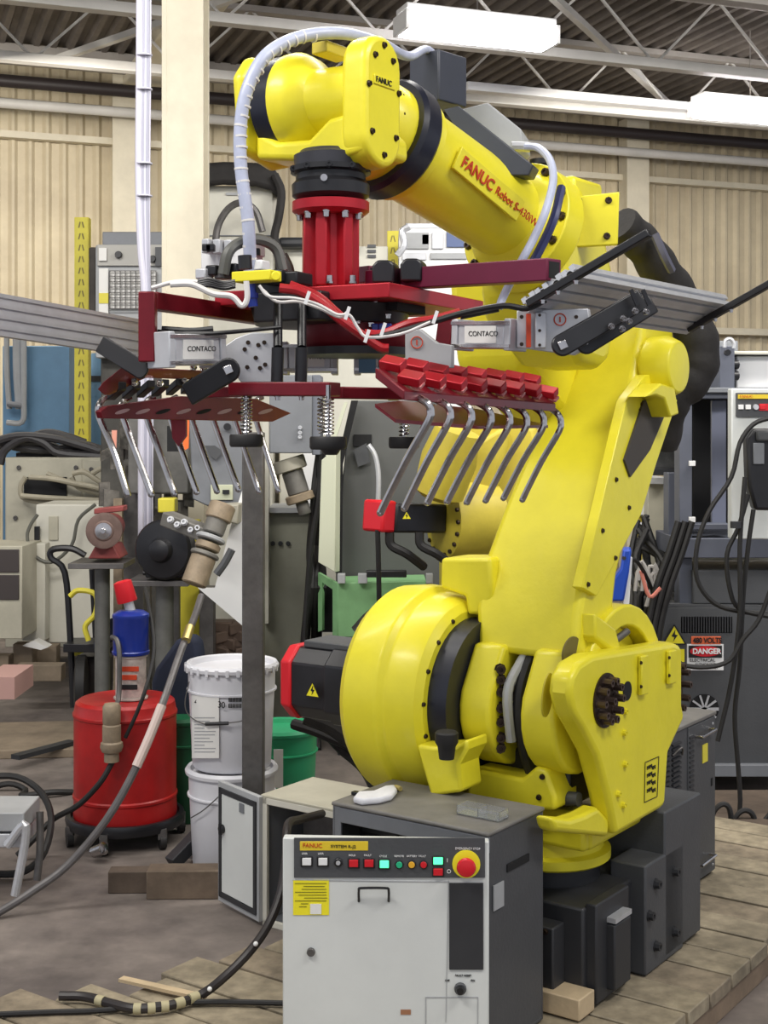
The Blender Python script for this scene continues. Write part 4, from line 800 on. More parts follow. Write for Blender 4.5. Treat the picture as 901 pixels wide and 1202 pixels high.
# loops of hose at the far left
tag(B().tube([P(-20, 912, 4.9), P(20, 912, 4.9), P(48, 930, 4.85), P(60, 960, 4.7), P(52, 1000, 4.55), P(30, 1022, 4.5), P(0, 1026, 4.5), P(-20, 1020, 4.5)], .012, 8).make('coiled_hose', RUB), 'black hose looped on the floor left of the red drum', 'hose')
tag(B().tube([P(-20, 928, 5.6), P(10, 920, 5.6), P(30, 927, 5.6), P(26, 934, 5.5), P(60, 930, 5.5), P(85, 930, 5.55)], .012, 8).make('coiled_hose', RUB), 'second black hose lying behind the looped one at the left edge', 'hose')
# pails
def pail(c, h, r, name, m, label, grp=None, lid=True):
    t = thing(name, c, label, 'bucket', grp)
    B().lathe(c, ZZ, [(0, r*.84), (.006, r*.87), (h*.72, r*.95), (h*.73, r*1.0), (h*.745, r*1.0), (h*.75, r*.96), (h*.93, r*.97), (h*.94, r*1.04), (h*.97, r*1.05), (h, r*1.0), (h-.004, r*.93), (h-.02, r*.9), (h-.02, .01)], 44).make('pail_body', m, t)
    return t
bc = gz0(272, 4.62)
p2 = pail(bc, .352, .150, 'white_bucket', mat('scuffed_white_plastic', (.74, .74, .78), .4, 0, .08, 6), 'lower white plastic bucket of the stack of two beside the red drum')
p1 = pail(bc+ZZ*.352, .352, .152, 'white_bucket', MATS['scuffed_white_plastic'], 'upper white bucket with paper labels, stacked on another beside the red drum')
def onpail(x, y, r=.1535):
    o = V3(0, 0, CH); d = V3((x-PX)/FOC, 1, (PY-y)/FOC); a_ = d.x**2+d.y**2; b_ = 2*(d.x*(o.x-bc.x)+d.y*(o.y-bc.y)); c_ = (o.x-bc.x)**2+(o.y-bc.y)**2-r*r
    return o+d*((-b_-math.sqrt(max(0, b_*b_-4*a_*c_)))/(2*a_))
def patch(x0, y0, x1, y1, m, par, r=.1505, n=6, name='paper_label'):
    b = B(); rows = [[onpail(x0+(x1-x0)*i/n, y, r) for i in range(n+1)] for y in (y0, y1)]
    for i in range(n):
        vs = [b.b.verts.new(p) for p in (rows[0][i], rows[0][i+1], rows[1][i+1], rows[1][i])]; b.b.faces.new(vs)
    bmesh.ops.remove_doubles(b.b, verts=b.b.verts, dist=1e-5); return b.make(name, m, par)
patch(225, 816, 257, 890, PAPER, p1, .1500)
for k in range(11): patch(228, 842+4*k, 228+(24, 18, 22, 12, 25)[k % 5], 843.2+4*k, GREYL, p1, .1507, 4, 'label_line')
text('46 No. 30', onpail(228, 824, .152), V3(.85, -.45, 0), ZZ, .03, TXT_K, p1, 'pail_lettering')
for y in (819, 826):
    for k in range(7): patch(268+2.3*k, y, 269.6+2.3*k, y+5, TXT_K, p1, .1505, 2, 'label_code')
b = B(); b.tube([onpail(222, 800, .157), onpail(217, 825, .175), onpail(222, 840, .166), onpail(240, 850, .160), onpail(262, 849, .160), onpail(285, 846, .158), onpail(300, 838, .158)], .002, 6); b.make('handle', STL, p1)
b = B(); b.tube([onpail(241, 850, .162), onpail(268, 849, .162)], .006, 8, 0); b.make('handle_grip', BLK, p1)
b = B(); b.tube([onpail(224, 960, .158), onpail(240, 950, .16), onpail(262, 930, .16)], .002, 6); b.make('handle', STL, p2)
for k in range(14):
    a = math.radians(180+k*13); c = bc+V3(math.cos(a)*.157, math.sin(a)*.157, .352+.335); B().box(c, (.006, .003, .012), V3(-math.sin(a), math.cos(a), 0)).make('lid_lug', MATS['scuffed_white_plastic'], p1, .001)
pail(gz0(330, 5.2), .36, .14, 'green_bucket', mat('green_pail_plastic', (.02, .30, .13), .4), 'bright green bucket standing right behind the white buckets')
pail(gz0(214, 5.25), .40, .15, 'green_bucket', GRND, 'dark green bucket standing between the red drum and the white buckets')
tag(pbox(321, 880, 332, 925, 4.75, .004).make('paper_scrap', PAPER), 'white paper tag beside the green bucket', 'paper')
# steel post, brace, timber
pt = gz0(297.5, 4.39)
t = thing('steel_post', pt, 'dark square steel post rising between the white buckets and the motor', 'post')
B().box(pt+ZZ*.74, (.034, .034, .74)).make('post', STL, t, .004); B().box(pt+ZZ*.006, (.07, .07, .006)).make('foot_plate', STL, t)
tag(B().bar(P(272, 940, 4.78), P(201, 1014, 4.60), .045, .045).make('steel_brace', CHAR2, None, .003), 'dark steel angle leaning behind the small grey cabinet', 'brace')
tag(B().lathe(P(240, 1014, 4.68), V3(.4, .2, .9), [(0, .06), (.10, .04)], 18).make('plastic_cone', WHT2), 'white plastic piece on the floor beside the steel angle', 'plastic piece')
tag(B().box(floor_at(152, 1049)+V3(.0, .03, .035), (.07, .03, .035), V3(1, .03, 0)).make('timber_block', WOODD, None, .003), 'short dark timber block on the floor left of the longer one', 'timber')
tag(B().box(floor_at(214, 1056)+V3(.0, .04, .045), (.115, .04, .045), V3(1, .02, 0)).make('timber_block', mat('brown_old_timber', (.21, .155, .11), .8, 0, .4, 8, .3, 50), None, .003), 'longer brown timber block on the floor beside the small grey cabinet', 'timber')
# left foreground stand
st0 = P(5, 962, 4.4)
t = thing('steel_stand', P(10, 1030, 4.4), 'worn grey steel block on a bent pipe leg at the left edge', 'stand')
B().box(st0+V3(-.06, 0, .02), (.15, .10, .03)).make('block', GREYL, t, .004); B().box(st0+V3(-.06, 0, -.04), (.145, .095, .022)).make('lower_block', ALUP, t, .004)
B().tube([st0+V3(.04, -.11, -.05), st0+V3(.096, -.12, .02), st0+V3(.098, -.12, -.04), st0+V3(.07, -.13, -.20)], .014, 10).make('leg', ALU, t)
B().tube([st0+V3(.11, .02, .02), st0+V3(.115, .0, -.1), st0+V3(.11, -.02, -.19)], .012, 10).make('leg', STL, t)
tag(pbox(-20, 795, 17, 821, 5.6, .3).make('pink_bench', mat('dusty_pink', (.42, .25, .22), .7)), 'dusty pink block at the left edge of the floor', 'block')
# hand truck
ht = gz0(84, 6.6)
t = thing('hand_truck', ht, 'black hand truck with a curved tubular handle left of the grinder', 'hand truck')
B().tube([P(100, 652, 6.6), P(84, 644, 6.6), P(62, 645, 6.6), P(60, 655, 6.6), P(76, 672, 6.6), P(82, 740, 6.6), P(86, 830, 6.6)], .016, 8).make('handle', BLK, t)
B().tube([P(108, 668, 6.9), P(112, 740, 6.9), P(116, 830, 6.9)], .016, 8).make('rail', BLK, t)
B().lathe(P(88, 806, 6.5), V3(1, .15, 0), [(0, .10), (.01, .15), (.05, .15), (.06, .10)], 24).make('wheel', RUB, t)
B().lathe(P(104, 812, 6.8), V3(1, .15, 0), [(0, .10), (.01, .14), (.05, .14), (.06, .10)], 24).make('wheel', RUB, t)
B().box(P(104, 757, 6.6), (.10, .1, .02)).make('platform', BLK, t, .003); B().box(P(110, 792, 6.7), (.08, .08, .10)).make('compressor', mat('dark_motor', (.06, .05, .05), .5, .4), t, .02)
tag(B().tube([P(82, 700, 6.45), P(92, 693, 6.45), P(112, 698, 6.45), P(112, 720, 6.45), P(100, 735, 6.45), P(104, 752, 6.45)], .013, 8).make('yellow_hose', YELC), 'yellow hose looped over the black hand truck', 'hose')
# bench grinder pedestal
def pedestal(x, yt, xb0, xb1, y_top0, Y, label, x0, x1):
    t = thing('pedestal', gz0(x, Y), label, 'stand')
    B().box(P((x0+x1)/2, yt, Y), ((x1-x0)/2/FOC*Y, .14, .012)).make('table_plate', STL, t, .002)
    zt_ = CH+(PY-yt)/FOC*Y; B().cyl(gz0(x, Y), gz0(x, Y)+ZZ*zt_, (xb1-xb0)/2/FOC*Y, 18).make('column', mat('greenish_pipe', (.20, .20, .185), .5, .5, .3, 8), t)
    B().lathe(gz0(x, Y), ZZ, [(0, .125), (.02, .125), (.03, .09)], 24).make('foot', STL, t); return t
pedestal(120, 661, 111, 129, 660, 6.1, 'grey pipe pedestal carrying the red bench grinder', 88, 152)
gc_ = P(122, 623, 5.95)
t = thing('bench_grinder', P(122, 657, 6.1), 'dusty red bench grinder with a round wheel on the left pedestal', 'grinder')
B().lathe(gc_, V3(.1, -1, 0), [(-.03, .078), (.01, .078), (.012, .07), (.012, .045), (.016, .04)], 34).make('grinding_wheel', mat('brown_grinding_wheel', (.20, .13, .11), .6, .3, .4, 10), t)
B().lathe(gc_+V3(0, -.012, 0), V3(.1, -1, 0), [(0, .036), (.006, .036), (.008, .012), (.02, .010)], 24).make('wheel_flange', CHR, t)
B().lathe(gc_+V3(0, .05, 0), V3(.1, -1, 0), [(-.25, .04), (-.24, .06), (0, .06), (.02, .04)], 24).make('motor_housing', mat('dusty_red', (.30, .06, .055), .6, 0, .3, 9), t)
b = B(); b.prism([P(103, 656, 6.0), P(112, 640, 6.0), P(133, 640, 6.0), P(141, 656, 6.0)], V3(0, .2, 0)); b.make('grinder_foot', MATS['dusty_red'], t, .006)
B().box(P(130, 598, 6.05), (.065, .05, .012), V3(1, 0, .1)).make('wheel_guard', MATS['dusty_red'], t, .004)
pedestal(193, 681, 182, 204, 680, 6.0, 'grey steel pedestal carrying the large black grinding disc', 156, 226)
dcn = P(192, 645, 5.85)
t = thing('disc_grinder', P(192, 677, 5.95), 'large black shrouded disc grinder on the right pedestal', 'grinder')
B().lathe(dcn, V3(-.25, -1, 0), [(-.05, .10), (-.05, .125), (.005, .13), (.02, .12), (.03, .055), (.055, .045), (.065, .02)], 36).make('disc_shroud', BLK, t)
B().cyl(P(168, 672, 5.9), P(226, 676, 5.9), .012, 10).make('foot_bar', BLK, t); B().box(P(198, 668, 5.95), (.09, .07, .03)).make('disc_foot', BLK, t, .005)
B().tube([P(213, 610, 6), P(228, 640, 6), P(226, 672, 5.95)], .01, 8).make('guard_arm', STL, t)
tag(pbox(200, 610, 234, 890, 6.5, .05).make('machine_guard', YELC, None, .004), 'tall yellow guard panel standing behind the black disc grinder', 'panel')
b = B(); b.prism([P(x, y, 5.3) for x, y in ((176, 802), (181, 785), (205, 752), (222, 744), (232, 752), (236, 782), (230, 905), (180, 905))], V3(.02, .06, 0)); nb = b.make('canvas_bag', NAVY, None, .02, 3); tag(nb, 'navy blue canvas cover sagging between the drum and the white buckets', 'bag')
b = B(); b.prism([P(x, y, 6.2) for x, y in ((112, 740), (130, 725), (145, 735), (142, 750), (108, 762))], V3(.02, .1, 0)); tag(b.make('navy_cover', NAVY, None, .01), 'navy cover draped over the black hand truck', 'cover')
# cream electrical cabinets at the left
t = thing('cream_cabinet', gz0(65, 8.4), 'big cream electrical cabinet at the left under the pile of black cables', 'cabinet')
pbox(6, 537, 126, 760, 8.4, .5).make('body', CRM, t, .006); pbox(7, 539, 96, 640, 8.395, .01).make('door', CRM, t, .003); pbox(99, 540, 125, 640, 8.395, .01).make('door', CRM, t, .003)
pbox(28, 560, 78, 584, 8.38, .01).make('dark_opening', DARK, t)
bolts([P(x, y, 8.38) for x, y in ((89, 549), (107, 551), (18, 608), (22, 549))], V3(0, -1, 0), .012, .01, STL, t)
t = thing('cream_cabinet', gz0(95, 7.6), 'smaller cream cabinet with a plug cord, left of the bench grinder', 'cabinet')
pbox(42, 592, 135, 755, 7.6, .4).make('body', CRM2, t, .008); pbox(57, 606, 68, 634, 7.59, .01).make('vent_plate', CRM, t, .002); pbox(40, 618, 46, 634, 7.57, .02).make('socket', BLK, t, .002)
pbox(26, 638, 53, 752, 7.5, .1).make('side_door', CRM2, t, .004); pbox(30, 648, 40, 680, 7.48, .02).make('switch_handle', BLK, t, .004)
B().tube([P(44, 604, 7.5), P(36, 616, 7.5), P(32, 630, 7.5), P(38, 650, 7.5), P(60, 660, 7.5), P(84, 640, 7.5), P(92, 610, 7.5), P(112, 592, 7.5)], .010, 8).make('power_cord', mat('grey_cord', (.12, .12, .10), .5), t)
t = thing('grey_drawer_unit', gz0(5, 7.2), 'grey and dark brown drawer unit cut by the left edge', 'cabinet')
pbox(-30, 641, 26, 750, 7.2, .4).make('body', CRM, t, .004)
for y0, y1 in ((645, 672), (675, 704)): pbox(-28, y0, 22, y1, 7.19, .02).make('drawer', mat('dark_brown_front', (.05, .04, .038), .5), t, .003)
ps_ = B()
for k, pts in enumerate([[(-10, 520), (20, 512), (60, 514), (92, 522), (118, 530)], [(-10, 536), (15, 522), (50, 520), (80, 530), (122, 532)], [(-10, 530), (30, 516), (55, 508), (80, 513), (100, 520)], [(0, 545), (6, 528), (30, 514), (52, 520), (70, 532), (120, 536)], [(-5, 515), (20, 525), (60, 528), (95, 522), (120, 528)], [(20, 536), (60, 532), (90, 538), (124, 540)]]):
    ps_.tube([P(x, y, 8.45+.08*(k % 3)) for x, y in pts], .026, 8)
tag(ps_.make('cable_pile', mat('dark_grey_cable', (.045, .042, .045), .5, 0, .3, 8)), 'pile of thick dark cables on top of the big cream cabinet', 'cables', kind='stuff')
ps_ = B()
for k, pts in enumerate([[(34, 560), (60, 562), (90, 568), (120, 574), (138, 584)], [(25, 582), (50, 584), (90, 586), (130, 588)], [(30, 560), (24, 572), (30, 586), (70, 590), (110, 588)], [(85, 556), (98, 554), (112, 562), (135, 578)], [(84, 560), (92, 572), (120, 580), (140, 586)], [(55, 556), (80, 566), (104, 574)], [(108, 556), (120, 550), (128, 558), (120, 572)]]):
    ps_.tube([P(x, y, 8.2+.05*(k % 3)) for x, y in pts], .016, 8)
tag(ps_.make('cable_loops', mat('tan_cable_jacket', (.42, .38, .28), .55, 0, .2, 8)), 'loops of dusty tan cable in front of the big cream cabinet', 'cables', kind='stuff')
t = thing('wooden_skid', gz0(45, 7.2), 'small wooden skid on the floor below the cream cabinets', 'skid')
for x0, y0, x1, y1, Y in ((15, 756, 38, 780, 7.4), (42, 758, 66, 780, 7.5), (18, 781, 72, 800, 7.1), (-10, 770, 10, 784, 7.3)): pbox(x0, y0, x1, y1, Y, .1).make('board', mat('skid_wood', (.30, .235, .165), .8, 0, .35, 5), t, .004)
tag(B().prism([P(26, 758, 7.3), P(40, 752, 7.3), P(56, 760, 7.3), P(48, 763, 7.3)], V3(0, .1, 0)).make('paper_sheet', PAPER), 'crumpled white paper lying on the wooden skid', 'paper')
# far left: blue cabinet, rack upright, conduits
t = thing('blue_cabinet', gz0(50, 9.6), 'tall sky blue cabinet against the back wall at the left', 'cabinet')
pbox(3, 406, 81, 700, 9.6, .4).make('body', BLUE, t, .006)
for x, r_ in ((8, .02), (20, .03)):
    B().tube([P(x, 360, 9.5), P(x, 430, 9.5), P(x+3, 480, 9.5)], r_, 8).make('conduit', GREYL, t)
B().tube([P(28, 395, 9.45), P(28, 470, 9.45), P(26, 495, 9.45), P(8, 496, 9.45)], .02, 8).make('conduit', GREYL, t); B().tube([P(9, 474, 9.45), P(26, 476, 9.45)], .02, 8, 0).make('conduit', GREYP, t)
t = thing('blue_tank', gz0(116, 9.4), 'sky blue ribbed tank behind the left black link of the gripper', 'tank')
B().lathe(gz0(116, 9.4), ZZ, [(0, .12), (1.66, .12), (1.66, .11), (1.70, .11), (1.70, .12), (1.84, .12), (1.9, .09), (2.0, .05)], 24).make('tank_body', BLUE, t); B().lathe(P(116, 447, 9.4), ZZ, [(-.01, .13), (.03, .13)], 24).make('dark_band', BLK, t)
def upright(x0, x1, y0, y1, Y, label):
    t = thing('rack_upright', gz0((x0+x1)/2, Y), label, 'rack upright'); w = (x1-x0)/FOC*Y; zt_ = CH+(PY-y0)/FOC*Y; zb_ = 0 if y1 is None else CH+(PY-y1)/FOC*Y; c = gz0((x0+x1)/2, Y)
    c.z = (zt_+zb_)/2; B().box(c, (w/2, .004, (zt_-zb_)/2)).make('face', YELC, t); B().box(c+V3(-w/2, .04, 0), (.004, .04, (zt_-zb_)/2)).make('side', YELC, t); B().box(c+V3(w/2, .04, 0), (.004, .04, (zt_-zb_)/2)).make('side', YELC, t)
    b = B(); k = zt_-.05
    while k > max(zb_, zt_-2.2):
        for s_ in (-1, 1): b.box(V3(c.x+s_*w*.14, c.y-.005, k), (w*.05, .002, .02), V3(1, 0, .25*s_), V3(0, 1, 0), V3(-.25*s_, 0, 1))
        k -= .075
    b.make('slots', mat('slot_brown', (.25, .2, .05), .6), t)
upright(88, 103, 255, None, 8.9, 'tall yellow perforated rack upright at the left'); upright(455, 467, 271, None, 8.6, 'yellow perforated rack upright behind the red spacer column')
# grey machine with wire grille
t = thing('grille_machine', gz0(152, 7.9), 'grey machine with a control strip over a wire grille, left of the column', 'machine')
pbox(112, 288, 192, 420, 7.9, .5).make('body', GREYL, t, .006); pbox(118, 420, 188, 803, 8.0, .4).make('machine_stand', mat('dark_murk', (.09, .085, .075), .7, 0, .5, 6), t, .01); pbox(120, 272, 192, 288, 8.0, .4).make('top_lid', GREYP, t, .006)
pbox(114, 287, 190, 312, 7.88, .02).make('control_strip', mat('warm_grey_strip', (.40, .39, .36), .5), t, .003); pbox(129, 318, 183, 362, 7.88, .01).make('grille_back', PAPER, t)
b = B()
for k in range(10): b.box(P(129+6*k, 340, 7.86), (.0025, .003, .11))
for k in range(8): b.box(P(156, 318+6.3*k, 7.86), (.135, .003, .0025))
b.make('wire_grille', STL, t); pbox(116, 315, 127, 370, 7.87, .01).make('white_strip', PAPER, t); pbox(116, 344, 127, 356, 7.865, .01).make('yellow_mark', YELC, t); pbox(116, 291, 125, 306, 7.865, .01).make('white_label', PAPER, t)
for x, y in ((139, 299), (179, 304)): B().lathe(P(x, y, 7.87), V3(0, -1, 0), [(0, .022), (.02, .018)], 14).make('knob', BLK, t)
pbox(182, 290, 190, 312, 7.865, .01).make('dark_strip', CHAR, t)
pbox(104, 290, 113, 385, 8.0, .2).make('side_cables', mat('dark_clutter', (.07, .06, .05), .7, 0, .5, 6), t, .01)
# cream cabinets behind the column
t = thing('cream_tower', gz0(285, 7.8), 'tall pale cream cabinet with a black cloth on top, right of the column', 'cabinet')
pbox(236, 218, 320, 807, 7.8, .5).make('body', CRM2, t, .006); pbox(238, 276, 318, 277, 7.79, .01).make('door_seam', GREYP, t); pbox(265, 226, 280, 229, 7.79, .006).make('name_mark', GREYL, t)
b = B(); b.loft([[P(x, y0, Y), P(x, y1, Y), P(x, y1, Y+.45), P(x, y0, Y+.45)] for x, y0, y1, Y in ((234, 192, 220, 7.7), (262, 190, 217, 7.72), (300, 191, 219, 7.7), (318, 195, 224, 7.72), (328, 205, 236, 7.74))]); ccl = b.make('black_cloth', SLEEVE, None, .03, 3); tag(ccl, 'black cloth draped over the top of the tall cream cabinet', 'cloth')
tag(B().tube([P(322, 205, 7.7), P(330, 225, 7.7), P(327, 255, 7.7), P(322, 280, 7.7), P(330, 300, 7.7)], .024, 8).make('black_drape', SLEEVE, bpy.data.objects['cream_tower']))
tag(B().tube([P(252, 290, 7.6), P(256, 265, 7.6), P(268, 245, 7.6), P(284, 238, 7.6), P(300, 248, 7.6), P(308, 272, 7.6)], .02, 8).make('flexible_conduit', STL, bpy.data.objects['cream_tower']))
t = thing('cream_control_box', gz0(395, 7.9), 'low cream control box behind the red spacer column', 'cabinet')
pbox(328, 289, 455, 803, 7.9, .5).make('body', CRM2, t, .006)
for y in (287, 293, 299): pbox(431, y, 441, y+3.5, 7.89, .006).make('vent_mark', CHAR, t)
tag(pbox(326, 278, 420, 290, 7.8, .3).make('dark_cover', CHAR2, None, .02), 'dark cover lying on the low cream control box', 'cover')
t = thing('white_machine', gz0(510, 8.0), 'white control machine with small screens behind the gripper tube', 'machine')
pbox(468, 268, 552, 799, 8.0, .5).make('body', WHT2, t, .006)
for x0, y0, x1, y1, m_ in ((472, 273, 503, 292, GREYL), (495, 275, 503, 287, CHAR), (507, 273, 520, 292, ALUP), (524, 272, 546, 290, mat('blue_grey_screen', (.10, .14, .28), .3)), (472, 297, 500, 305, ALUP), (505, 297, 548, 304, GREYL)): pbox(x0, y0, x1, y1, 7.985, .012).make('screen_panel', m_, t, .002)
B().tube([P(466, 300, 7.8), P(474, 288, 7.8), P(472, 272, 7.8), P(480, 266, 7.8)], .02, 8).make('loop_conduit', ALU, t)
pbox(476, 262, 540, 268, 8.1, .3).make('lid', ALUP, t, .003)
# grey enclosures under the gripper
t = thing('grey_enclosure', gz0(345, 6.2), 'blue grey enclosure hanging behind the middle of the gripper', 'enclosure')
pbox(316, 440, 366, 532, 6.2, .3).make('body', GREYP, t, .005); pbox(366, 440, 376, 534, 6.22, .28).make('hinge_side', mat('slate_side', (.15, .16, .19), .5), t, .003); bolts([P(352, y, 6.19) for y in (502, 508, 513)], V3(0, -1, 0), .008, .006, ALU, t)
t = thing('grey_machine_head', gz0(255, 6.0), 'light grey machine head with a black knob under the left jaw', 'machine')
b = B(); b.prism([P(x, y, 6.0) for x, y in ((222, 492), (286, 492), (284, 592), (243, 594), (226, 586))], V3(0, .3, 0)); b.make('body', GREYP, t, .006)
B().lathe(P(267, 501, 5.99), V3(0, -1, 0), [(0, .016), (.02, .016)], 14).make('knob', BLK, t); pbox(247, 569, 273, 587, 5.99, .01).make('label_plate', mat('pale_green_plate', (.50, .52, .38), .5), t, .002); pbox(261, 575, 269, 580, 5.98, .006).make('label_mark', BLK, t)
b = B(); b.prism([P(x, y, 5.98) for x, y in ((240, 523), (252, 523), (262, 530), (253, 540), (246, 534))], V3(0, .01, 0)); b.make('flap', CHAR, t)
pbox(196, 500, 210, 530, 5.99, .01).make('dark_gap', DARK, t)
pbox(150, 490, 222, 580, 6.4, .2).make('rear_body', mat('murky_grey', (.20, .195, .18), .6, 0, .4, 6), t, .01)
tag(B().prism([P(216, 492, 5.9), P(222, 492, 5.9), P(221, 526, 5.9), P(214, 530, 5.9)], V3(0, .01, 0)).make('orange_tag', ORG, bpy.data.objects['grey_machine_head']))
tag(B().prism([P(131, 505, 6.2), P(137, 505, 6.2), P(136, 530, 6.2), P(132, 530, 6.2)], V3(0, .01, 0)).make('orange_tag', mat('pale_orange', (.7, .3, .22), .6), bpy.data.objects['grey_machine_head']))
# old tan wrist unit leaning down to the grease hose
t = thing('tan_tool_head', P(250, 700, 5.6), 'dusty tan machine head slanting down beside the steel post', 'tool head')
d0 = (P(232, 698, 5.5)-P(268, 600, 5.6)).normalized(); o0 = P(262, 592, 5.6)
for a, c, w_, m_ in ((.0, .07, .055, TAN), (.03, .13, .045, mat('grey_cast_metal', (.22, .21, .19), .6, .3, .3, 10)), (.14, .16, .062, GREYL), (.17, .20, .052, TAN), (.21, .23, .06, MATS['grey_cast_metal']), (.23, .35, .052, TAN)):
    B().lathe(o0+d0*a, d0, [(0, w_*.9), (.005, w_), (c-a-.005, w_), (c-a, w_*.9)], 12).make('head_section', m_, t)
b = B(); b.prism([P(x, y, 5.75) for x, y in ((248, 594), (280, 592), (279, 616), (240, 606))], V3(0, .2, 0)); b.make('hood', mat('khaki_hood', (.33, .31, .25), .6), t, .006)
b = B(); b.bar(P(195, 608, 5.7), P(250, 630, 5.6), .08, .06); b.make('side_arm', MATS['grey_cast_metal'], t, .006)
bolts([P(x, y, 5.6) for x, y in ((200, 610), (208, 616), (216, 613), (224, 622), (232, 620), (240, 629))], V3(0, -1, .2), .012, .02, ALUP, t)
B().tube([P(272, 645, 5.4), P(264, 660, 5.4), P(254, 674, 5.4)], .016, 8).make('guard_loop', CHAR, t)
pbox(185, 585, 205, 602, 6.1, .1).make('yellow_fitting', YELC, t, .006)
t = thing('tan_tool_head', P(340, 600, 6.3), 'second dusty tan machine head hanging behind the steel post', 'tool head')
d1 = (P(358, 600, 6.3)-P(338, 535, 6.3)).normalized(); o1 = P(338, 538, 6.3)
for a, c, w_, m_ in ((0, .06, .075, MATS['khaki_hood']), (.06, .17, .05, MATS['grey_cast_metal']), (.17, .21, .068, TAN), (.21, .27, .03, MATS['grey_cast_metal'])):
    B().lathe(o1+d1*a, d1, [(0, w_*.9), (.005, w_), (c-a-.005, w_), (c-a, w_*.9)], 12).make('head_section', m_, t)
b = B(); b.prism([P(x, y, 5.9) for x, y in ((232, 690), (285, 735), (289, 735), (289, 560), (270, 620), (252, 690))], V3(0, .01, 0)); tag(b.make('white_sheet', WHT2), 'large white triangular sheet behind the steel post', 'sheet')

# beige cabinet and cables in the middle
t = thing('beige_cabinet', gz0(345, 6.9), 'beige green cabinet with three dots, between the steel post and black cables', 'cabinet')
pbox(300, 602, 374, 847, 6.9, .4).make('body', mat('beige_green_paint', (.33, .33, .26), .55, 0, .2, 3), t, .005); bolts([P(x, 638, 6.89) for x in (320, 329, 338)], V3(0, -1, 0), .01, .006, CHAR2, t); pbox(314, 596, 374, 602, 6.85, .4).make('top_edge', GREYL, t); pbox(308, 495, 315, 732, 6.8, .1).make('white_edge', CRM2, t)
tag(pbox(356, 532, 378, 815, 7.6, .05).make('white_panel', WHT2), 'bright white panel behind the hanging black cables', 'panel')  # thin plain white panel reaching down to the floor
ps_ = B()
for k in range(9):
    x = 362+2.6*k+random.uniform(-2, 2)
    ps_.tube([P(x+10, 528, 6.3+.04*k), P(x+8+random.uniform(-5, 5), 575, 6.3), P(x+random.uniform(-4, 4), 640, 6.3+.05*k), P(x-2, 690, 6.3), P(x-4+random.uniform(-6, 3), 770, 6.3+.04*k), P(x-8, 880, 6.3)], .014, 7)
tag(ps_.make('hanging_cables', RUB), 'bundle of black cables hanging left of the big slanted grey cabinet', 'cables', kind='stuff')
t = thing('slanted_cabinet', gz0(450, 6.4), 'big dark grey cabinet with a slanting edge behind the gripper', 'cabinet')
b = B(); b.prism([P(x, y, 6.4) for x, y in ((412, 470), (520, 470), (520, 874), (394, 874), (394, 672), (402, 560))], V3(0, .6, 0)); b.make('body', mat('olive_grey_paint', (.105, .108, .105), .55, 0, .15, 3), t, .006)
b = B(); b.prism([P(x, y, 6.1) for x, y in ((373, 660), (377, 540), (392, 528), (394, 528), (393, 672))], V3(.02, .05, 0)); b.make('door', mat('pale_green_cream', (.55, .57, .44), .5), t, .003)
b = B(); b.prism([P(x, y, 6.3) for x, y in ((393, 672), (396, 540), (412, 470), (420, 470), (402, 545), (401, 675))], V3(0, .05, 0)); b.make('dark_gap', DARK, t)
B().prism([P(x, y, 6.2) for x, y in ((382, 535), (404, 472), (408, 472), (387, 538))], V3(0, .03, 0)).make('door_edge', MATS['pale_green_cream'], t)
pbox(415, 510, 436, 524, 6.39, .01).make('vent_hole', DARK, t); b = B(); b.prism([P(x, y, 6.37) for x, y in ((415, 528), (430, 520), (434, 543), (420, 548))], V3(0, .01, 0)); b.make('hanging_tag', CHAR, t)
b = B(); b.tube([P(432, 522, 6.3), P(440, 535, 6.3), P(444, 560, 6.3), P(443, 600, 6.3)], .012, 8); b.make('hanging_pipe', ALUP, t)
t = thing('green_machine', gz0(430, 6.1), 'light green machine base below the slanted grey cabinet', 'machine')
b = B(); b.prism([P(x, y, 6.1) for x, y in ((396, 684), (500, 682), (500, 748), (396, 748))], V3(0, .27, 0)); b.make('front_panel', GRN, t, .004)
b = B(); b.prism([P(373, 672, 6.3), P(396, 685, 6.1), P(396, 748, 6.1), P(390, 748, 6.12), P(390, 692, 6.12), P(378, 684, 6.28), P(378, 740, 6.28), P(373, 742, 6.3)], V3(.01, .02, 0)); b.make('side_frame', GRN, t, .002)
pbox(378, 688, 392, 742, 6.4, .02).make('dark_side', DARK, t)
for x0, x1 in ((396, 405), (420, 431), (500, 508)): pbox(x0, 674, x1, 685, 6.05, .05).make('top_bracket', GREYL, t, .002)
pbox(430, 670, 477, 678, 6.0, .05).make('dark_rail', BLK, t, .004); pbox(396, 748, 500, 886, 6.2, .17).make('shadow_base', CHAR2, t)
tag(B().tube([P(423, 746, 5.6), P(440, 728, 5.6), P(455, 722, 5.6), P(470, 705, 5.6)], .05, 10).make('dark_motor_block', mat('murky_black', (.02, .02, .018), .6, 0, .4, 12)), 'dark motor lump in front of the light green machine', 'motor')
tag(B().tube([P(360, 835, 4.6), P(395, 850, 4.6), P(430, 880, 4.6), P(445, 905, 4.6)], .045, 10).make('black_sleeve', SLEEVE), 'crumpled black sleeve lying under the shoulder motor', 'sleeve')
for k in range(2): tag(B().tube([P(345+34*k, 850+5*k, 4.9), P(380+20*k, 862+16*k, 4.8), P(430, 890+16*k, 4.7), P(450, 950+6*k, 4.6), P(470, 1008+6*k, 4.6)], .02, 8).make('black_hose', RUB), ('upper', 'lower')[k]+' black hose crossing behind the robot under the shoulder motor', 'hose', 'black hoses under the shoulder motor')
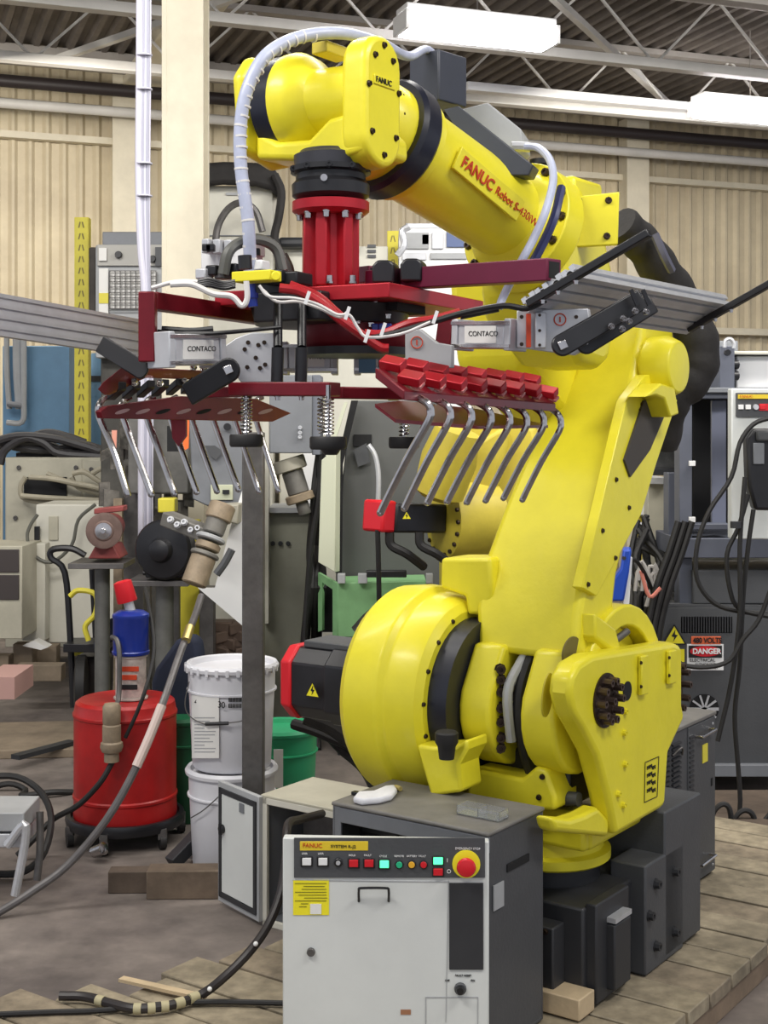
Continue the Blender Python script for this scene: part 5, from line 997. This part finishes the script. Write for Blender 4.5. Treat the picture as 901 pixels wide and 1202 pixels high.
# second robot behind
t = thing('rear_robot', gz0(570, 5.9), 'second faded yellow robot standing behind the big one', 'robot')
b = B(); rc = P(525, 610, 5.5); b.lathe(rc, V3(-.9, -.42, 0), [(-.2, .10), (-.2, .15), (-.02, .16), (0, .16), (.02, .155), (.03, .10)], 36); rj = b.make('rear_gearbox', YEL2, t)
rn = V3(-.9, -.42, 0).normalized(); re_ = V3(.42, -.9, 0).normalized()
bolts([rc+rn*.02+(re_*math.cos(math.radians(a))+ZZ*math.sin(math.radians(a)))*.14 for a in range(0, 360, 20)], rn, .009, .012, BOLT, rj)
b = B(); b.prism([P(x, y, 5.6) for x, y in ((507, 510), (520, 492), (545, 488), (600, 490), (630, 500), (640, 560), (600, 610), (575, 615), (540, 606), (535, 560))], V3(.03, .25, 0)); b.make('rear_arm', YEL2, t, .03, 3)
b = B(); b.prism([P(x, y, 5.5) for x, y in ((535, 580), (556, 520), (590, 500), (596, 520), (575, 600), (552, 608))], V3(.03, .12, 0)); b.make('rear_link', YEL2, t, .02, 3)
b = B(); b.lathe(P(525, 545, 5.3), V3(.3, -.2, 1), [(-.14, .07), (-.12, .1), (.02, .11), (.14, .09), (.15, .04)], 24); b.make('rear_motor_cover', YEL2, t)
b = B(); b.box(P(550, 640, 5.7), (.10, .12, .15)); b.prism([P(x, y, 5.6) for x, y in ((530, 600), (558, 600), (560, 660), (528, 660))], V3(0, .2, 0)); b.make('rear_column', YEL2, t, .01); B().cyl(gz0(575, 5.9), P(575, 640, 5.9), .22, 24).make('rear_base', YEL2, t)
b = B(); b.bar(P(452, 607, 5.35), P(512, 608, 5.5), .14, .115); rm = b.make('rear_motor', BLK, t, .01); B().bar(P(437, 605, 5.3), P(453, 606, 5.35), .12, .125).make('red_motor_cap', REDS, rm, .012)
warn(P(477, 606, 5.25), V3(1, 0, 0), ZZ, .018, rm)
for x in (457, 492): B().tube([P(x, 625, 5.3), P(x+2, 640, 5.3), P(x+20, 650, 5.3), P(x+40, 665, 5.4)], .018, 8).make('motor_cable', RUB, rm)
B().tube([P(443, 622, 5.28), P(444, 660, 5.3), P(445, 715, 5.35)], .010, 8).make('drop_cable', RUB, rm)
# ------------------------------- right side
RY = 5.55
t = thing('welding_cabinet', gz0(850, RY), 'big dark grey power cabinet with danger signs at the right edge', 'cabinet')
pbox(774, 712, 960, 912, RY, .7, 0).make('body', CHAR, t, .006)
b = B(); b.prism([P(774, 712, RY), P(960, 714, RY), P(960, 700, RY+.5), P(812, 698, RY+.5)], ZZ*.01); b.make('top_sheet', CHAR, t)
b = B()
for k in range(19): b.box(P(801+3.1*k, 733, RY-.002), (.0028, .004, .032))
pbox(799, 724, 859, 743, RY-.0, .004).make('vent_back', DARK, t); b.make('vent_slats', CHAR2, t)
sg = pbox(811, 747, 846, 757, RY-.006, .004).make('voltage_sign', mat('sign_orange', (.75, .14, .05), .5), t, .002); text('480 VOLTS', P(813, 752, RY-.01), V3(1, 0, 0), ZZ, .030, TXT_K, sg, bold=.0008, squash=.82)
sg = pbox(806, 756, 849, 787, RY-.006, .004).make('danger_sign', TXT_W, t, .001)
pbox(808, 758, 847, 772, RY-.009, .003).make('sign_header', TXT_K, sg); B().prism([P(827.5+18*math.cos(a), 764.5+6.2*math.sin(a), RY-.011) for a in [i*math.pi/12 for i in range(24)]], V3(0, -.001, 0)).make('sign_oval', REDS, sg)
text('DANGER', P(812.5, 764.7, RY-.0145), V3(1, 0, 0), ZZ, .030, TXT_W, sg, bold=.0010, squash=.95)
text('ELECTRICAL', P(809, 775, RY-.011), V3(1, 0, 0), ZZ, .019, TXT_K, sg); text('AUTHORIZED', P(815, 780, RY-.011), V3(1, 0, 0), ZZ, .014, TXT_K, sg); text('PERSONNEL ONLY', P(811, 784, RY-.011), V3(1, 0, 0), ZZ, .013, TXT_K, sg)
pbox(791, 762, 803, 777, RY-.006, .003).make('yellow_plate', YELS, t); warn(P(791, 748, RY-.012), V3(1, 0, 0), ZZ, .046, t)
f_ = P(826, 832, RY-.004); fn = B().lathe(f_, V3(0, -1, 0), [(0, .06), (.002, .06)], 30).make('fan_opening', DARK, t)
for a in range(0, 180, 36): d = V3(math.cos(math.radians(a)), 0, math.sin(math.radians(a))); B().box(f_+V3(0, -.006, 0), (.058, .002, .004 if a else .006), d, V3(0, 1, 0), d.cross(V3(0, 1, 0))).make('fan_guard', ALU, fn)
pbox(774, 898, 960, 912, RY-.03, .6).make('base_rail', GREYP, t, .003); 
for x in (800, 930): pbox(x, 910, x+30, 935, RY+.35, .2).make('leg', CHAR2, t)
t = thing('cabinet_stand', gz0(850, RY+.05), 'slate painted steel frame standing above the power cabinet', 'frame')
SL = mat('slate_blue_frame', (.11, .12, .155), .5, 0, .15, 5)
pbox(795, 632, 960, 655, RY-.0, .45).make('shelf_beam', SL, t, .003)
pbox(797, 655, 812, 712, RY+.05, .1).make('leg', SL, t, .003); pbox(797, 460, 812, 632, RY+.02, .1).make('upright', SL, t, .003); pbox(784, 555, 800, 640, RY+.2, .1).make('upright', SL, t, .003)
pbox(812, 460, 858, 468, RY+.02, .1).make('top_rail', SL, t, .003); pbox(812, 615, 858, 622, RY+.02, .1).make('lower_rail', SL, t, .003)
pbox(814, 468, 838, 618, RY+.45, .02).make('dark_recess', DARK, t); pbox(835, 470, 852, 616, RY+.12, .02).make('inner_plate', mat('steel_blue_plate', (.22, .24, .33), .4), t, .002)
pbox(800, 466, 960, 632, RY+.5, .02).make('rear_panel', DARK, t)
for y in (541, 607): pbox(809, y, 816, y+6, RY-.01, .02).make('clip', WHT2, t, .001)
tag(pbox(813, 669, 960, 709, RY+.02, .4).make('grey_box', CHAR, None, .005), 'plain charcoal box resting on the power cabinet at the right', 'box')
tag(pbox(795, 655, 960, 668, RY+.55, .05).make('beige_rail', CRM), 'beige strip seen under the steel frame at the right', 'rail')
t = thing('rear_controller', P(900, 633, RY-.1), 'white fronted controller hanging on the frame at the right edge', 'cabinet')
pbox(858, 456, 975, 633, RY-.25, .06).make('door', WHT, t, .005); pbox(864, 461, 975, 489, RY-.262, .012).make('panel_strip', CHAR, t, .001)
pbox(866, 463, 930, 468, RY-.268, .006).make('gold_badge', MATS['gold_badge'], t)
for x, m_ in ((869.5, WHT2), (878, WHT2), (895, REDS)): pbox(x-3, 475, x+3, 480.5, RY-.27, .008).make('button', m_, t, .001)
B().lathe(P(886.5, 478, RY-.263), V3(0, -1, 0), [(0, .012), (.01, .010)], 14).make('key_switch', ALU, t)
pbox(891, 474, 905, 482, RY-.266, .004).make('red_label', REDS, t)
text('FANUC', P(868, 465.6, RY-.275), V3(1, 0, 0), ZZ, .015, TXT_R, t, 'badge_lettering')
t = thing('rear_cabinet_top', P(860, 458, RY), 'grey and white machine housing on top of the frame at the right', 'cabinet')
pbox(766, 400, 866, 460, RY+.5, .4).make('housing', GREYP, t, .005); pbox(844, 406, 862, 457, RY+.1, .3).make('side_post', SL, t, .004); pbox(864, 418, 980, 456, RY+.2, .4).make('white_housing', WHT2, t, .006); pbox(805, 455, 980, 461, RY, .5).make('top_slab', GREYP, t, .003)
B().tube([P(850, 408, RY+.05), P(851, 400, RY+.05), P(857, 398, RY+.05), P(861, 403, RY+.05), P(861, 409, RY+.05)], .008, 8).make('lifting_eye', ALUP, t)
b = B(); b.lathe(P(853, 414, RY+.08), V3(0, -1, 0), [(0, .014), (.02, .012)], 12); b.make('knob', BLK, t)
pbox(860, 412, 980, 416, RY+.15, .4).make('white_lid', CRM2, t, .003)
for y in (428, 441): B().lathe(P(865, y, RY+.15), V3(-1, -.3, 0), [(0, .02), (.03, .016)], 12).make('side_knob', BLK, t)
# teach pendant and its cables
t = thing('teach_pendant', P(893, 596, RY-.4), 'black teach pendant hanging on the white controller at the right edge', 'pendant')
b = B(); b.prism([P(x, y, RY-.42) for x, y in ((876, 515), (884, 503), (925, 503), (925, 600), (886, 599), (878, 570))], V3(0, .07, 0)); b.make('pendant_body', BLK, t, .012, 3); pbox(884, 520, 897, 545, RY-.43, .01).make('pendant_screen', GREYP, t, .003); pbox(888, 505, 925, 518, RY-.44, .02).make('pendant_grip', CHAR, t, .008)
for k, pts in enumerate([[(905, 490), (884, 498), (868, 520), (858, 560), (832, 600), (818, 640), (818, 680), (838, 708), (870, 718), (905, 720)], [(878, 580), (866, 620), (853, 650), (856, 690), (868, 715), (905, 724)], [(884, 598), (878, 640), (872, 700), (868, 780), (862, 840), (866, 900), (868, 950), (858, 990), (838, 1012)], [(874, 560), (868, 640), (868, 720), (858, 800), (842, 870)], [(905, 690), (890, 728), (872, 750), (856, 775), (830, 783), (800, 780), (794, 768)]]):
    tag(B().tube([P(x, y, RY-.45-.02*k) for x, y in pts], .009, 8).make('pendant_cable', RUB), ['black cable looping widely from the pendant to the right edge', 'black cable dropping in a narrow loop beside the pendant', 'black cable running from the pendant down to the floor', 'black cable hanging straight in front of the power cabinet', 'black cable sagging across the danger sign'][k], 'cable')
B().lathe(P(863, 616, RY-.52), ZZ, [(-.012, .02), (.012, .02)], 14).make('cable_clamp', CHAR2, bpy.data.objects['rear_controller'])
# clutter between the arm and the frame
t = thing('beige_post', gz0(771, 6.6), 'beige machine panel standing behind the robot arm', 'panel')
pbox(760, 562, 786, 862, 6.6, .3).make('body', CRM, t, .004); pbox(760, 561, 784, 568, 6.55, .3).make('top_edge', WHT2, t)
pbox(748, 575, 761, 605, 6.7, .1).make('white_part', WHT2, t, .004); pbox(748, 606, 760, 665, 6.75, .1).make('yellow_part', YEL2, t, .004); B().lathe(P(754, 620, 6.6), V3(0, -1, 0), [(0, .03), (.02, .02)], 16).make('pulley', ALU, t)
t = thing('black_monitor', P(778, 560, 6.2), 'black monitor and shelf behind the upper arm of the robot', 'monitor')
pbox(768, 490, 798, 520, 6.2, .2).make('screen_body', BLK, t, .015); pbox(765, 518, 800, 552, 6.3, .2).make('shelf_junk', mat('clutter_grey', (.12, .12, .12), .6, .2, .6, 14), t, .01); pbox(760, 550, 802, 558, 6.15, .25).make('shelf', CHAR2, t, .003); pbox(790, 558, 800, 885, 6.3, .05).make('shelf_leg', CHAR2, t, .003)
t = thing('blue_funnel', P(722, 706, 5.0), 'blue plastic container with a white side beside the robot arm', 'container')
b = B(); b.prism([P(x, y, 5.0) for x, y in ((700, 706), (728, 668), (731, 645), (741, 645), (738, 672), (732, 706))], V3(.02, .12, 0)); b.make('blue_body', mat('royal_blue_plastic', (.01, .06, .42), .4), t, .008); b = B(); b.prism([P(x, y, 5.02) for x, y in ((731, 712), (738, 655), (742, 655), (738, 712))], V3(.01, .1, 0)); b.make('white_side', WHT2, t)
ps_ = B()
for k in range(14):
    x0 = random.uniform(742, 760); x1 = random.uniform(745, 775); xm = random.uniform(738, 785)
    ps_.tube([P(x0, random.uniform(600, 640), 5.9+.03*k), P(xm, 660, 5.8+.03*k), P(x1, 700, 5.7+.03*k), P(x1+random.uniform(-10, 10), 760, 5.8), P(x1, 905, 5.9)], .013, 7)
tag(ps_.make('cable_tangle', RUB), 'tangle of dark cables between the robot arm and the power cabinet', 'cables', kind='stuff')
ps_ = B()
for k in range(9):
    ps_.tube([P(745+4*k, 690+random.uniform(-12, 12), 5.6), P(750+3*k, 672+random.uniform(-14, 14), 5.6), P(765+2*k, 680+random.uniform(-14, 14), 5.6), P(758+3*k, 712, 5.6)], .008, 6)
tag(ps_.make('grey_wires', mat('grey_wire_jacket', (.35, .33, .31), .5)), 'knot of thin grey wires in front of the cable tangle', 'wires', kind='stuff')
for k in range(3): tag(B().tube([P(796+8*k, 612, 5.48), P(784+8*k, 650, 5.48), P(770+8*k, 690, 5.48), P(760+7*k, 740, 5.48), P(757+6*k, 800, 5.48)], .0135, 8).make('thick_cable', RUB), ('leftmost', 'middle', 'rightmost')[k]+' of the three thick black cables slanting down left of the power cabinet', 'cable', 'thick black cables left of the power cabinet')
tag(B().tube([P(732, 655, 5.0), P(748, 660, 5.3), P(764, 690, 5.5), P(768, 715, 5.5)], .008, 7).make('small_wire', RUB), 'thin black wire curving from the blue container', 'wire')
tag(B().tube([P(752, 670, 5.4), P(762, 700, 5.4), P(775, 690, 5.4)], .008, 7).make('red_wire', mat('pale_red_wire', (.6, .2, .15), .5)), 'pale red wire in front of the cable tangle', 'wire')
# coiled cables on the floor at the right
for k, pts in enumerate([[(833, 968), (838, 952), (848, 944), (856, 950), (859, 974)], [(858, 974), (864, 958), (874, 951), (884, 958), (888, 980), (894, 968), (908, 950)], [(836, 956), (870, 958), (908, 958)]]):
    tag(B().tube([P(x, y, 4.9+.1*k) for x, y in pts], .010, 8).make('floor_coil', RUB), ['black cable arched on the floor beside the louvred cabinet', 'black cable arched twice on the floor at the right edge', 'black cable lying flat on the floor at the right edge'][k], 'cable')
b = B(); b.box(floor_at(880, 985)+V3(.2, .2, .03), (.5, .25, .03), V3(1, .02, 0)); tag(b.make('floor_board', WOODD, None, .004), 'dark dirty board lying on the floor beyond the planks at the right', 'board')
b = B(); b.box(floor_at(35, 885)+V3(-.1, .2, .02), (.45, .3, .02), V3(1, .1, 0)); tag(b.make('floor_board', mat('skid_wood', (.3, .235, .165), .8, 0, .35, 5), None, .004), 'flat wooden board on the floor at the left edge', 'board')
tag(B().bar(floor_at(18, 905)+ZZ*.06, floor_at(85, 884)+ZZ*.05, .05, .02).make('black_bar', CHAR2), 'black bar lying on the wooden board at the left', 'bar')
ps_ = B()
for k in range(12):
    x = 246+4*k; ps_.box(P(x, 735+9*(k % 4), 6.6), (.05+.02*(k % 2), .06, .028), V3(1, .3*(k % 3-1), .25*(k % 3-1)))
ps_.box(P(268, 830, 6.6), (.12, .1, .13))
tag(ps_.make('scrap_pile', mat('rusty_scrap', (.16, .11, .085), .7, .3, .4, 10), None, .008), 'pile of rusty scrap metal behind the white buckets', 'scrap', kind='stuff')
tag(pbox(234, 690, 250, 850, 6.4, .1).make('grey_column', STL), 'dark grey upright left of the white sheet', 'post')

for x, y0, Y, w_, lab in ((203, 590, 6.3, .03, 'dark steel pole behind the black disc grinder, left of the yellow guard'), (158, 560, 6.6, .05, 'murky grey upright between the two grinders'), (139, 585, 6.4, .02, 'thin pale pipe standing right behind the bench grinder')):
    p_ = gz0(x, Y); h_ = CH+(PY-y0)/FOC*Y; tag(B().box(p_+ZZ*h_/2, (w_, w_, h_/2)).make('steel_upright', STL if w_ != .02 else TAN), lab, 'post')
ps_ = B()
for k in range(22):
    x = random.uniform(122, 222); y = random.uniform(500, 600); Y = 6.45+random.uniform(0, .3)
    ps_.box(P(x, y, Y), (random.uniform(.01, .04), .03, random.uniform(.02, .07)), V3(1, .3, random.uniform(-.5, .5)))
ps_.box(P(170, 610, 6.9), (.16, .1, .06)); ps_.box(P(170, 740, 6.95), (.03, .03, .48))
tag(ps_.make('machine_clutter', mat('clutter_mix', (.26, .24, .21), .6, .2, .8, 9)), 'clutter of old machine parts hanging behind the left tines', 'clutter', kind='stuff')
